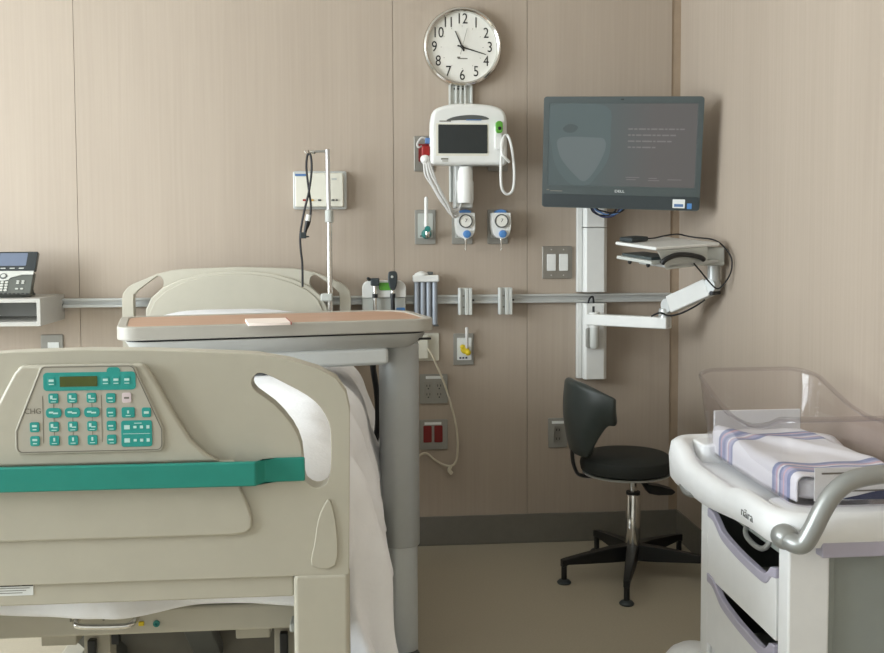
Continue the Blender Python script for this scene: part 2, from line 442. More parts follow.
# side connectors and lead bundle
b = MB().box((.29, 3.89, 1.66), (.03, .03, .022)); b.build('blue_connector', M['bluelt'], t, bevel=.004)
b = MB().box((.277, 3.88, 1.62), (.032, .03, .038)); b.build('red_connector', M['red'], t, bevel=.006)
MB().ball((.274, 3.875, 1.588), .019).build('connector_boot', M['white'], t)
for k, (c1, c2) in enumerate(((.0, .0), (.012, .01), (-.012, .014), (.02, -.012))):
    MB().tube([(.275+c1*.5, 3.872, 1.59), (.285+c1, 3.862, 1.53), (.31+c1, 3.865, 1.475+c2), (.345+c1*.8, 3.872, 1.42+c2*.5), (.375+c1*.4, 3.885, 1.378+c2), (.405, 3.9, 1.385+c2)], .006 if k < 2 else .0045, 8, 5).build('patient_lead', M['cable'], t)
MB().tube([(.40, 3.9, 1.385), (.415, 3.89, 1.42), (.40, 3.885, 1.47), (.405, 3.88, 1.53), (.42, 3.9, 1.575)], .005, 8, 5).build('patient_lead', M['cable'], t)
MB().tube([(.262, 3.9, 1.64), (.25, 3.89, 1.636), (.245, 3.89, 1.65), (.262, 3.89, 1.672), (.285, 3.9, 1.665)], .004, 6, 5).build('sensor_cable', M['cable'], t)
b = MB().span((.39, 3.9, 1.40), (.462, 3.976, 1.6)); b.build('mounting_bracket', M['alupaint'], t, bevel=.006)
b = MB().lathe([(.03, 1.42), (.032, 1.435), (.032, 1.5), (.028, 1.51), (.028, 1.545), (.02, 1.56)], (.43, 3.876, 0), 'z', 20); b.build('bracket_knob', M['white'], t)

t.location.z -= .033
# cover plates behind the monitor
def plate(name, x, z, w, h, m, label, cat, group=None, t=.008):
    r_ = on_wall(name, x, z-h/2, label, cat, group)
    MB().prism(rrect(w, h, .004, 3, x, z), YB-t, YB+.003, 'y').build('cover_plate', m, r_, bevel=.0025)
    return r_
t = plate('socket_plate', .278, 1.586, .08, .14, M['steel'], 'steel socket plate half hidden left of the vital signs monitor', 'wall plate', 'socket plates flanking the monitor')
MB().prism(rrect(.045, .07, .004, 3, .278, 1.589), YB-.012, YB-.007, 'y').build('insert', M['redd'], t)
t = plate('socket_plate', .575, 1.587, .08, .14, M['steel'], 'steel plate peeking out behind the looped white probe cord', 'wall plate', 'socket plates flanking the monitor')
MB().prism(rrect(.045, .07, .004, 3, .575, 1.589), YB-.012, YB-.007, 'y').build('insert', M['plate'], t)

# gas and vacuum outlets
GZ = 1.295
for i, (gx, lab) in enumerate(((.2815, 'grey gas outlet plate behind the oxygen flowmeter'), (.43, 'grey vacuum outlet plate under the monitor, behind a regulator'), (.574, 'grey vacuum outlet plate behind the regulator below the white cord loop'))):
    t = plate('gas_outlet', gx, GZ, .083, .138, M['plate'], lab, 'gas outlet', 'outlet plates under the monitor')
    MB().prism(rrect(.06, .098, .004, 3, gx, GZ+.005), YB-.011, YB-.007, 'y').build('insert', M['platelt'], t)
    b = MB()
    for k in range(3): b.cyl((gx-.018+k*.014, YB-.0125, GZ-.036), (gx-.018+k*.014, YB-.009, GZ-.036), .0035, seg=8)
    b.build('printed_dots', M['darkgrey'], t)
t = root('oxygen_flowmeter', (.282, YB-.011, 1.295), 'green oxygen flowmeter with upright clear white tube', 'flowmeter')
MB().lathe([(.018, -.011), (.02, -.03), (.012, -.05), (.012, -.06)], (.284, YB, 1.30), 'y', 16).build('body', M['greendk'], t)
MB().lathe([(.008, 1.328), (.0085, 1.345), (.0075, 1.355), (.0075, 1.44), (.004, 1.447)], (.282, YB-.05, 0), 'z', 14).build('flow_tube', M['white'], t)
MB().lathe([(.006, 1.285), (.009, 1.29), (.011, 1.305), (.008, 1.315)], (.286, YB-.055, 0), 'z', 12).build('outlet_nut', M['chrome'], t)
MB().lathe([(.011, -.06), (.012, -.075), (0, -.077)], (.286, YB, 1.32), 'y', 12).build('knob', M['greendk'], t)
t.location.z -= .033
def regulator(x, label):
    t = root('vacuum_regulator', (x, YB-.012, 1.27), label, 'regulator', 'white regulators on the vacuum outlets')
    o = [(x+u, 1.332+v) for u, v in sp2([(-.036, .045), (-.037, 0), (-.028, -.036), (-.008, -.05), (.012, -.05), (.03, -.036), (.038, 0), (.036, .045), (.03, .05), (-.03, .05)], 3)]
    MB().prism(o, YB-.085, YB-.0095, 'y').build('body', M['white'], t, bevel=.008)
    o = [(x+u, 1.382+v) for u, v in sp2([(-.022, 0), (-.02, .008), (0, .014), (.02, .008), (.022, 0)], 4, False)]
    MB().prism(o, YB-.075, YB-.03, 'y').build('mode_lever', M['blue'], t, bevel=.003)
    MB().lathe([(.027, -.085), (.027, -.094), (.024, -.094), (.023, -.09), (0, -.09)], (x, YB, 1.35), 'y', 28).build('gauge_rim', M['darkgrey'], t)
    b = MB().lathe([(.0225, -.0895), (.0225, -.092), (0, -.092)], (x, YB, 1.35), 'y', 24); b.mi = 1
    b.box((x+.002, YB-.0925, 1.352), (.014, .001, .002), Matrix.Rotation(R(-60), 3, 'Y')); b.box((x+.002, YB-.0925, 1.358), (.009, .001, .0015))
    b.build('gauge_dial', [M['dial'], M['ink']], t)
    MB().lathe([(.015, -.085), (.015, -.1), (.011, -.102), (0, -.102)], (x+.004, YB, 1.299), 'y', 18).build('knob', M['blue'], t)
    MB().lathe([(.003, 1.235), (.004, 1.26), (.006, 1.275), (.006, 1.29)], (x+.003, YB-.055, 0), 'z', 10).build('nipple', M['chrome'], t)
    t.location.z -= .033
    return t
regulator(.435, 'white vacuum regulator with blue knob, next to the hanging grey leads')
regulator(.577, 'white vacuum regulator with blue knob under the white cord loop')

# cream headwall box with buttons
t = on_wall('headwall_call_box', -.134, 1.405, 'cream wall box with small coloured buttons behind the steel pole', 'call box')
MB().prism(rrect(.21, .15, .008, 3, -.134, 1.478), YB-.02, YB+.003, 'y').build('back_plate', M['alupaint'], t, bevel=.003)
MB().prism(rrect(.188, .132, .006, 3, -.136, 1.478), YB-.055, YB-.02, 'y').build('casing', M['offwhite'], t, bevel=.005)
for bx, w, m in ((-.192, .016, 'red'), (-.165, .014, 'orange'), (-.135, .012, 'darkgrey'), (-.105, .01, 'platelt'), (-.083, .012, 'darkgrey'), (-.069, .008, 'darkgrey')):
    MB().box((bx, YB-.057, 1.438), (w, .005, .007)).build('button', M[m], t, bevel=.001)
MB().box((-.208, YB-.056, 1.536), (.042, .002, .010)).build('printed_name', M['bluelt'], t)
MB().box((-.078, YB-.056, 1.52), (.02, .002, .008)).build('printed_label', M['platelt'], t)

t.location.z -= .037
# long equipment rail
t = on_wall('equipment_rail', .07, .989, 'long horizontal aluminium equipment rail along the wall', 'rail')
MB().span((-1.13, YB-.016, .992), (1.287, YB, 1.02)).build('web', M['alupaint'], t)
b = MB().span((-1.13, YB-.030, 1.014), (1.287, YB-.004, 1.023)); b.span((-1.13, YB-.028, .988), (1.287, YB-.004, 1.000)); b.build('lip', M['alupaint'], t, bevel=.002)
MB().cyl((-1.128, YB-.024, .998), (-1.136, YB-.024, .998), .006, seg=10).build('end_screw', M['black'], t)

# otoscope station
t = root('diagnostic_wall_unit', (.113, YB-.03, .93), 'white diagnostic instrument holder with green label on the rail', 'instrument holder')
MB().prism(rrect(.172, .066, (.03, .03, .004, .004), 6, .113, 1.052), YB-.09, YB-.03, 'y').build('cradle', M['white'], t, bevel=.008)
MB().span((.028, YB-.08, .93), (.198, YB-.03, 1.02)).build('body', M['platelt'], t, bevel=.006)
MB().prism(rrect(.05, .03, .008, 4, .117, 1.063), YB-.096, YB-.088, 'y').build('green_label', M['green'], t, bevel=.002)
MB().prism(rrect(.034, .014, .004, 4, .177, .972), YB-.09, YB-.079, 'y').build('blue_tip_box', M['blue'], t, bevel=.002)
def scope(name, x, label, parts):
    t = root(name, (x, YB-.095, .955), label, 'diagnostic instrument')
    y = YB-.105
    MB().lathe([(.006, .955), (.009, .96), (.009, .97)], (x, y, 0), 'z', 14).build('tail_cap', M['black'], t)
    MB().lathe([(.0085, .97), (.0085, 1.02)], (x, y, 0), 'z', 14).build('handle', M['chrome'] if parts else M['black'], t)
    MB().lathe([(.0105, 1.02), (.0105, 1.036)], (x, y, 0), 'z', 14).build('collar', M['black'], t)
    MB().lathe([(.0085, 1.036), (.0085, 1.065)], (x, y, 0), 'z', 14).build('neck', M['chrome'], t)
    b = MB()
    if parts:
        b.box((x, y, 1.082), (.034, .03, .03)); b.cyl((x-.02, y-.004, 1.09), (x-.03, y-.02, 1.098), .008, .005, 12)
    else:
        o = [(x+u, 1.088+v) for u, v in sp2([(-.009, -.035), (-.018, 0), (-.016, .03), (0, .035), (.016, .03), (.018, 0), (.009, -.035)], 4)]
        b.prism(o, y-.016, y+.014, 'y')
    b.build('instrument_head', M['bezel2'], t, bevel=.005)
    if not parts: MB().lathe([(.005, y-.016), (.005, y-.02), (0, y-.02)], (x-.003, 0, 1.102), 'y', 12).build('lens', M['platelt'], t)
scope('otoscope', .077, 'black headed otoscope with chrome handle in the white holder', True)
scope('ophthalmoscope', .146, 'taller black headed ophthalmoscope right of the green label', False)

# specula dispenser
t = root('specula_dispenser', (.278, YB-.03, .905), 'grey four tube dispenser with white cap hanging on the rail', 'dispenser')
b = MB().span((.233, YB-.045, .912), (.325, YB-.03, 1.075)); b.build('back', M['plate'], t)
for k in range(4):
    MB().lathe([(.008, .908), (.0105, .91), (.0105, 1.08)], (.243+.0235*k, YB-.062, 0), 'z', 16).build('tube', M['tubegrey'], t)
b = MB().span((.227, YB-.082, 1.078), (.33, YB-.03, 1.105)); b.build('cap', M['white'], t, bevel=.006)
MB().lathe([(.03, 1.104), (.026, 1.112), (.008, 1.12), (0, 1.121)], (.262, YB-.056, 0), 'z', 18).build('lid_dome', M['white'], t)
MB().box((.296, YB-.056, 1.112), (.022, .02, .012)).build('latch', M['darkgrey'], t, bevel=.002)
MB().box((.318, YB-.062, .905), (.02, .022, .006)).build('tube_stop', M['darkgrey'], t)

# two rail brackets
def rail_bracket(x, label):
    t = root('rail_bracket', (x, YB-.03, .945), label, 'bracket', 'aluminium brackets on the rail')
    MB().span((x-.027, YB-.045, .945), (x+.027, YB-.03, 1.052)).build('plate', M['alupaint'], t, bevel=.002)
    for dx, w in ((-.021, .008), (.006, .014), (.021, .012)): MB().span((x+dx-w/2, YB-.062, .945), (x+dx+w/2, YB-.045, 1.052)).build('rib', M['track'], t, bevel=.002)
    for dz in (.03, .075): MB().cyl((x-.006, YB-.048, .945+dz), (x-.006, YB-.0445, .945+dz), .004, seg=10).build('screw', M['plate'], t)
    MB().cyl((x+.027, YB-.038, 1.002), (x+.037, YB-.038, 1.002), .004, seg=10).build('clamp_screw', M['black'], t)
rail_bracket(.436, 'aluminium rail bracket nearer the four tube dispenser')
rail_bracket(.597, 'aluminium rail bracket nearer the light switch')

# lower plates
t = plate('call_station', .262, .813, .145, .112, M['offwhite'], 'cream nurse call plate with the cord plugged into it', 'wall plate')
MB().span((.20, YB-.04, .768), (.29, YB-.008, .866)).build('module', M['offwhite'], t, bevel=.006)
MB().box((.225, YB-.041, .825), (.008, .004, .05)).build('slot', M['black'], t)
MB().tube([(.285, YB-.042, .81), (.30, YB-.05, .79), (.325, YB-.045, .735), (.355, YB-.04, .66), (.385, YB-.03, .56), (.405, YB-.025, .46), (.405, YB-.022, .38), (.398, YB-.02, .345), (.378, YB-.02, .33), (.345, YB-.02, .338), (.31, YB-.02, .36), (.285, YB-.022, .382), (.262, YB-.03, .385), (.235, YB-.04, .36), (.22, YB-.05, .3)], 0.0045, 8, 5).tube([(.378, YB-.02, .33), (.372, YB-.024, .315), (.382, YB-.024, .30)], .008, 8, 4).build('call_cord', M['beigecable'], t)
t = plate('air_outlet', .434, .802, .082, .128, M['plate'], 'grey air outlet plate with a yellow fitting', 'gas outlet')
MB().prism(rrect(.058, .09, .003, 3, .436, .804), YB-.012, YB-.007, 'y').build('insert', M['label'], t)
b = MB().lathe([(.017, -.012), (.017, -.03), (.012, -.034), (.012, -.044)], (.437, YB, .803), 'y', 16); b.ball((.448, YB-.04, .792), .012, 12, 8); b.ball((.426, YB-.036, .815), .010, 12, 8); b.build('fitting', M['yellow'], t)
MB().lathe([(.0065, .81), (.0065, .89), (.004, .894)], (.443, YB-.04, 0), 'z', 12).build('flow_tube', M['cable'], t)
b = MB()
for k in range(3): b.box((.42+k*.012, YB-.0128, .768), (.008, .001, .007))
b.build('printed_label', M['navy'], t)
t = plate('power_socket', .312, .643, .114, .12, M['plate'], 'grey double power socket plate above the red one', 'power socket', 'power sockets along the low wall')
MB().box((.315, YB-.0085, .69), (.07, .002, .011)).build('label_strip', M['label'], t)
for sx in (-.022, .022):
    f = MB().prism(rrect(.034, .068, .004, 3, .312+sx, .64), YB-.0095, YB-.007, 'y').build('socket', M['steel'], t)
    b = MB()
    for zz in (.657, .622):
        for dx in (-.006, .006): b.box((.312+sx+dx, YB-.0097, zz), (.0025, .001, .009))
        b.cyl((.312+sx, YB-.0102, zz-.012), (.312+sx, YB-.0092, zz-.012), .0028, seg=10)
    b.build('slots', M['black'], f)
t = plate('power_socket', .311, .457, .114, .122, M['plate'], 'steel plate with two red emergency power sockets', 'power socket', 'power sockets along the low wall')
MB().box((.308, YB-.0085, .503), (.068, .002, .01)).build('label_strip', M['label'], t)
for sx in (-.022, .022):
    f = MB().prism(rrect(.034, .068, .004, 3, .308+sx, .46), YB-.0105, YB-.007, 'y').build('red_socket', M['redd'], t, bevel=.001)
t = plate('power_socket', .82, .453, .078, .122, M['plate'], 'grey power socket plate behind the stool backrest', 'power socket', 'power sockets along the low wall')
MB().box((.82, YB-.0085, .497), (.05, .002, .011)).build('label_strip', M['label'], t)
f = MB().prism(rrect(.034, .068, .004, 3, .82, .448), YB-.0095, YB-.007, 'y').build('socket', M['steel'], t)
b = MB()
for zz in (.466, .43):
    for dx in (-.006, .006): b.box((.82+dx, YB-.0097, zz), (.0025, .001, .009))
b.build('slots', M['black'], f)
t = plate('data_plate', -1.178, .822, .084, .12, M['plate'], 'grey data plate with white label below the phone shelf', 'wall plate')
MB().box((-1.172, YB-.0095, .842), (.042, .004, .022)).build('label_strip', M['label'], t)
t = plate('light_switch', .8165, 1.150, .122, .132, M['steel'], 'steel double light switch plate with two white rockers', 'light switch')
for sx in (-.025, .025):
    MB().prism(rrect(.036, .068, .003, 3, .8165+sx, 1.15), YB-.0135, YB-.007, 'y').build('rocker', M['white'], t, bevel=.002)
for sx in (-.025, .025):
    for sz in (-.052, .052): MB().cyl((.8165+sx, YB-.0095, 1.15+sz), (.8165+sx, YB-.007, 1.15+sz), .003, seg=10).build('screw', M['alu'], t)

# ------------------------------------------------------------------ phone shelf and phone
t = root('wall_shelf', (-1.36, YB, .942), 'pale grey open box shelf on the wall carrying the phone', 'shelf')
b = MB().prism([(-1.6, .942), (-1.129, .942), (-1.129, 1.041), (-1.6, 1.041)], YB-.3, YB, 'y', holes=[[(-1.59, .957), (-1.142, .957), (-1.142, 1.027), (-1.59, 1.027)]])
b.build('shelf_box', M['shelfgrey'], t, bevel=.001)
MB().span((-1.59, YB-.02, .957), (-1.142, YB-.005, 1.027)).build('back_panel', M['plate'], t)
t = root('desk_phone', (0, 0, 0), 'grey and silver desk phone with lit display', 'phone')
# built facing -y around its own origin, then set on the shelf; the body leans back
lean = R(28)
Mx = Matrix.Rotation(-lean, 4, 'X')
def ph(b): return b.xf(Matrix.Translation((0, -.075, .012)) @ Mx)
ph(MB().prism(rrect(.262, .118, .006, 3, 0, .059), -.006, .022, 'y')).build('keypad_body', M['phonegrey'], t, bevel=.004)
b = MB().prism([(-.131, .100), (-.131, .121), (.131, .121), (.131, .100), (.09, .10), (.05, .086), (.042, .074), (.02, .07), (-.0, .074), (-.01, .086), (-.05, .10)], -.010, -.004, 'y'); ph(b).build('silver_fascia', M['phonesilver'], t, bevel=.0015)
b = MB().lathe([(.014, -.010), (.014, -.0125), (0, -.0125)], (.022, 0, .093), 'y', 20); b2 = ph(b).build('navigation_ring', M['darkgrey'], t)
b = MB().lathe([(.009, -.0115), (.009, -.0145), (0, -.0145)], (.022, 0, .093), 'y', 20); ph(b).build('navigation_key', M['phonesilver'], t, bevel=.001)
for i in range(3):
    for j in range(4):
        b = MB().prism(rrect(.012, .009, .003, 3, .004+.0165*i, .022+.0135*j), -.0095, -.005, 'y'); ph(b).build('digit_key', M['phonesilver'], t)
for i in range(2):
    for j, zz in enumerate((.029, .058, .068)):
        b = MB().prism(rrect(.011, .007, .003, 3, .078+.019*i, zz), -.0095, -.005, 'y'); ph(b).build('feature_key', M['phonesilver'], t)
b = MB()
for k in range(16): b.box((-.12+.016*k, -.006, .004), (.009, .006, .006))
ph(b).build('speaker_grille', M['black'], t)
b = MB().prism(rrect(.268, .098, .005, 3, .002, .170), -.014, .008, 'y'); ph(b).build('display_head', M['phonedark'], t, bevel=.003)
b = MB().prism(rrect(.104, .066, .003, 3, .047, .177), -.0152, -.012, 'y'); ph(b).build('display', M['phone_lcd'], t)
b = MB()
for k in range(4): b.box((-.018+.034*k, -.0145, .131), (.018, .002, .005))
ph(b).build('soft_key', M['platelt'], t)
b = MB().prism(rrect(.05, .2, .014, 4, -.105, .11), -.035, -.008, 'y'); ph(b).build('handset', M['phonegrey'], t, bevel=.008)
b = MB(); b.span((-.10, -.06, 0), (.10, .085, .012)); b.loft([[(-.1, .02, .01), (.1, .02, .01), (.1, .075, .01), (-.1, .075, .01)], [(-.1, .0, .11), (.1, .0, .11), (.1, .02, .11), (-.1, .02, .11)]]); b.build('stand', M['phonegrey'], t, bevel=.004)
t.location = (-1.307, YB-.165, 1.0412); t.scale = (.96, .97, .79)

# ------------------------------------------------------------------ workstation: channels, monitor, keyboard arm
def channel(z0, z1, label, joint=None):
    t = root('wall_channel', (.953, YB, z0), label, 'wall channel', 'white channels of the computer mount')
    MB().prism(rrect(.118, z1-z0, .004, 3, .953, (z0+z1)/2), YB-.012, YB, 'y').build('back_plate', M['alupaint'], t, bevel=.002)
    b = MB()
    o = [(.915, YB-.012), (.915, YB-.055), (.924, YB-.066), (.995, YB-.066), (1.01, YB-.05), (1.01, YB-.012)]
    zs = [z0+.002, z1-.002]
    if joint: zs = [z0+.002, joint-.0012, joint+.0012, z1-.002]
    for a, c in zip(zs[::2], zs[1::2]): b.prism(o, a, c, 'z')
    b.build('cover', M['white'], t, bevel=.002)
    MB().span((.894, YB-.03, z0+.002), (.913, YB-.008, z1-.002)).build('track_edge', M['white'], t, bevel=.002)
    return t
channel(1.029, 1.76, 'long upper white wall channel behind the computer monitor', 1.290)
ch = channel(.677, .988, 'short lower white wall channel carrying the keyboard arm')

MB().tube([(.935, YB-.045, .985), (.94, YB-.048, 1.005), (.952, YB-.05, 1.012), (.957, YB-.046, .995), (.957, YB-.045, .985)], .004, 8, 5).build('cable_loop', M['blackcord'], ch)
# monitor built flat at its own origin, then turned and hung
t = root('computer_monitor', (0, 0, 0), 'large charcoal computer monitor with dim picture, turned toward the bed', 'monitor')
W2, Z0, Z1 = .289, -.205, .205
MB().prism(rrect(.578, .41, .012, 5), .004, .03, 'y').build('back_shell', M['bezel2'], t, bevel=.008)
MB().prism(rrect(.578, .41, .012, 5), 0, .006, 'y', holes=[rrect(.536, .302, .002, 2, 0, .029)]).build('bezel', M['bezel'], t, bevel=.002)
MB().prism(rrect(.57, .046, .006, 4, 0, -.178), -.003, .001, 'y').build('chin', M['bezel2'], t, bevel=.001)
MB().prism(rrect(.538, .304, .002, 2, 0, .029), .0015, .004, 'y').build('screen', M['screen'], t)
# picture: a masked face and lines of print
def pic(name, o, m, d): return MB().prism(o, d, d+.0004, 'y').build(name, m, t)
pic('picture', sp2([(-.262, .17), (-.06, .17), (-.04, .08), (-.045, -.02), (-.09, -.09), (-.12, -.118), (-.18, -.118), (-.235, -.06), (-.258, .03)], 4), M['pic_face'], .0011)
pic('picture', sp2([(-.235, .045), (-.20, .058), (-.10, .056), (-.062, .05), (-.058, .01), (-.09, -.06), (-.13, -.105), (-.165, -.085), (-.215, -.03), (-.232, .01)], 4), M['pic_mask'], .0009)
pic('picture', sp2([(-.215, .09), (-.19, .105), (-.16, .095), (-.175, .075), (-.205, .075)], 4), M['pic_eye'], .0007)
b = MB()
for k, (w, wd) in enumerate(((.205, 6), (.175, 5), (.165, 5), (.11, 3))):
    xx = .022; end = .022+w; b = MB()
    while xx < end-.008:
        ww = min(random.uniform(.012, .04), end-xx); b.box((xx+ww/2, .0009, .088-.022*k), (ww-.004, .0004, .0055)); xx += ww
    b.build('picture_text_line', M['pic_text'], t)
b = MB()
for xx, zz, ww in ((.045, -.088, .05), (.04, -.096, .035), (.118, -.09, .03), (.122, -.098, .04), (.196, -.094, .05)): b.box((xx, .0009, zz), (ww, .0004, .003))
b.build('picture_caption', M['pic_text'], t)
text('DELL', .013, M['label'], 'maker_mark', t, (.0, -.0006, -.140), sx=1.25)
b = MB().box((-.235, -.0005, -.143), (.045, .001, .003)); b.box((-.267, -.0005, -.139), (.01, .001, .004)); b.build('model_mark', M['line'], t)
MB().prism(rrect(.044, .032, .002, 2, .215, -.180), -.0045, -.003, 'y').build('asset_sticker', M['label'], t)
b = MB(); b.box((.215, -.0048, -.186), (.032, .0006, .010)); b.build('sticker_print', M['bluelt'], t)
MB().prism(rrect(.017, .02, .001, 2, .253, -.188), -.0045, -.003, 'y').build('blue_sticker', M['blue'], t)
MB().prism(rrect(.012, .005, .002, 2, 0, .194), -.001, .001, 'y').build('webcam', M['black'], t)
MB().prism(rrect(.3, .24, .02, 4, 0, 0), .028, .055, 'y').build('rear_housing', M['bezel2'], t, bevel=.01)
b = MB(); b.span((-.05, .055, -.05), (.05, .068, .05)); b.cyl((0, .066, 0), (-.01, .20, 0), .022); b.build('tilt_mount', M['alupaint'], t, bevel=.002)
for k, (w, d, m) in enumerate(((.055, .055, 'blackcord'), (.04, .065, 'navy'), (.07, .05, 'bluelt'), (.03, .04, 'blackcord'))):
    MB().tube([(-.11+.006*k, .045, -.10), (-.11+.006*k, .04, -.2), (-.09+.012*k, .035, -.2-d*.5), (-.06+.01*k, .035, -.2-d*.62), (-.025+.01*k, .035, -.2-d*.45), (-.01+.01*k, .04, -.19), (-.02, .045, -.12)], .0032, 8, 5).build('loose_cable', M[m], t)
t.location = (.977, 3.625, 1.560); t.rotation_euler = (R(6.5), R(2.2), R(-20))

# keyboard arm with tray
t = root('keyboard_arm', (.943, YB-.066, .80), 'white wall mounted folding arm holding a keyboard tray', 'keyboard arm')
b = MB().prism(rrect(.048, .082, .01, 4, .944, .848), YB-.085, YB-.063, 'y'); b.build('pivot_plate', M['plate'], t, bevel=.004)
MB().lathe([(.0, .808), (.014, .811), (.018, .819), (.018, .90)], (.944, 3.885, 0), 'z', 20).build('pivot_cup', M['track'], t)
MB().lathe([(.020, .895), (.02, .955)], (.944, 3.885, 0), 'z', 20).build('pivot_hub', M['white'], t)
E0, E1 = Vector((.940, 3.885, .926)), Vector((1.155, 3.655, .930))
d = (E1-E0).normalized(); n = Vector((-d.y, d.x, 0))
o = [E0-d*.02-n*.022, E1+d*.02-n*.022, E1+d*.02+n*.022, E0-d*.02+n*.022]
MB().loft([[p+Vector((0, 0, -.022)) for p in o], [p+Vector((0, 0, .022)) for p in o]]).build('lower_arm', M['white'], t, bevel=.005)
MB().cyl((E0.x, E0.y, .948), (E0.x, E0.y, .978), .005, seg=10).build('stop_pin', M['black'], t)
MB().lathe([(.022, .915), (.022, .975), (.018, .985)], (E1.x, E1.y, 0), 'z', 20).build('elbow', M['alupaint'], t)
A0, A1 = Vector((1.176, 3.64, 1.0)), Vector((1.273, 3.50, 1.072))
d = (A1-A0).normalized(); sd = d.cross(Vector((0, 0, 1))).normalized(); up = sd.cross(d)
o = [A0-sd*.022-up*.033, A0+sd*.022-up*.033, A0+sd*.022+up*.033, A0-sd*.022+up*.033]
MB().loft([o, [p+(A1-A0) for p in o]]).build('spring_arm', M['white'], t, bevel=.006)
for P_ in (A0-d*.008, A1+d*.01): MB().cyl(P_-sd*.02, P_+sd*.02, .026, seg=18).build('arm_joint', M['alupaint'], t)
MB().cyl(A1+d*.012-sd*.024-up*.028, A1+d*.012+sd*.024-up*.028, .008, seg=12).build('tension_screw', M['black'], t)
MB().tube([(1.10, 3.64, .956), (1.13, 3.63, .97), (1.16, 3.62, .96), (1.19, 3.59, .968), (1.225, 3.54, .995), (1.255, 3.50, 1.025)], .0035, 8, 5).build('arm_cable', M['blackcord'], t)
MB().lathe([(.022, 1.075), (.022, 1.165)], (1.283, 3.49, 0), 'z', 18).build('tray_post', M['alupaint'], t)
# the tray: four corners left, near, right, back
Lc, Nc, Rc, Bc = Vector((.945, 3.58, 1.236)), Vector((1.020, 3.33, 1.218)), Vector((1.283, 3.43, 1.232)), Vector((1.17, 3.74, 1.254))
def quad(ps, dz0, dz1, k=1.0):
    c = sum(ps, Vector())/4; q = [c+(p-c)*k for p in ps]
    return [[p+Vector((0, 0, dz0)) for p in q], [p+Vector((0, 0, dz1)) for p in q]]
MB().loft(quad([Lc, Nc, Rc, Bc], -.012, 0)).build('tray_top', M['white'], t, bevel=.005)
fl = lambda a, b_, k: a+(b_-a)*k
MB().loft(quad([fl(Lc, Nc, .04), fl(Lc, Nc, .9), fl(Lc, Nc, .9)+(Rc-Nc)*.45, fl(Lc, Nc, .04)+(Bc-Lc)*.5], -.062, -.050)).build('keyboard_drawer', M['platelt'], t, bevel=.003)
MB().loft(quad([fl(Lc, Nc, .1)+(Rc-Nc)*.05, fl(Lc, Nc, .82)+(Rc-Nc)*.05, fl(Lc, Nc, .82)+(Rc-Nc)*.4, fl(Lc, Nc, .1)+(Rc-Nc)*.4], -.050, -.040)).build('keyboard', M['bezel'], t, bevel=.002)
dn = Vector((0, 0, -1))
w0, w1 = Nc+(Rc-Nc)*.02, Nc+(Rc-Nc)*.80
inn = (Bc-Nc).normalized()*.012
MB().loft([[w0+dn*.012, w1+dn*.012, w1+inn+dn*.012, w0+inn+dn*.012], [w0+(Rc-Nc)*.14+dn*.08, w1+dn*.075, w1+inn+dn*.075, w0+(Rc-Nc)*.14+inn+dn*.08]]).build('tray_apron', M['platelt'], t, bevel=.002)
c0 = Nc+(Rc-Nc)*.18+dn*.075; c1 = Nc+(Rc-Nc)*.98+dn*.07
c2 = c1+(Bc-Rc)*.5; c3 = c0+(Bc-Rc)*.5
MB().loft([[c0, c1, c2, c3], [p+Vector((0, 0, .012)) for p in (c0, c1, c2, c3)]]).build('tray_underside', M['alupaint'], t, bevel=.003)
b = MB().span((1.225, 3.44, 1.15), (1.305, 3.52, 1.215)); b.build('tray_bracket', M['platelt'], t, bevel=.006)
h0 = Nc+(Rc-Nc)*.10+dn*.042
out = (Nc-Bc).normalized()
e = (Rc-Nc)
MB().sweep(spline([h0+out*.008+dn*.014, h0+out*.02+e*.05+dn*.002, h0+out*.028+e*.2-dn*.012, h0+out*.026+e*.4-dn*.01, h0+out*.02+e*.58+dn*.002, h0+out*.014+e*.64+dn*.012], 5), .009, 10, flat=1.0).build('height_handle', M['black'], t)
for q in (.3, .75): MB().ball(fl(Lc, Nc, q)+(Rc-Nc)*.05+dn*.068, .008, 10, 6).build('drawer_stop', M['black'], t)
# mouse-like black pad and its lead lie on the tray
t2 = root('black_handset', (1.0, 3.57, 1.237), 'flat black scanner pad lying on the keyboard tray with its cord', 'scanner')
b = MB().loft(quad([Vector((.955, 3.56, 1.236)), Vector((.985, 3.50, 1.233)), Vector((1.06, 3.545, 1.2375)), Vector((1.03, 3.61, 1.2415))], .001, .017)); b.build('body', M['bezel2'], t2, bevel=.005)
MB().tube([(1.05, 3.575, 1.246), (1.09, 3.58, 1.248), (1.14, 3.60, 1.257), (1.19, 3.61, 1.262), (1.22, 3.60, 1.255), (1.245, 3.56, 1.249), (1.27, 3.48, 1.243), (1.292, 3.44, 1.225), (1.312, 3.40, 1.18), (1.312, 3.40, 1.13), (1.29, 3.41, 1.085), (1.27, 3.42, 1.07), (1.245, 3.42, 1.09), (1.20, 3.40, 1.135), (1.17, 3.375, 1.16)], .0028, 8, 6).build('cord', M['blackcord'], t2)

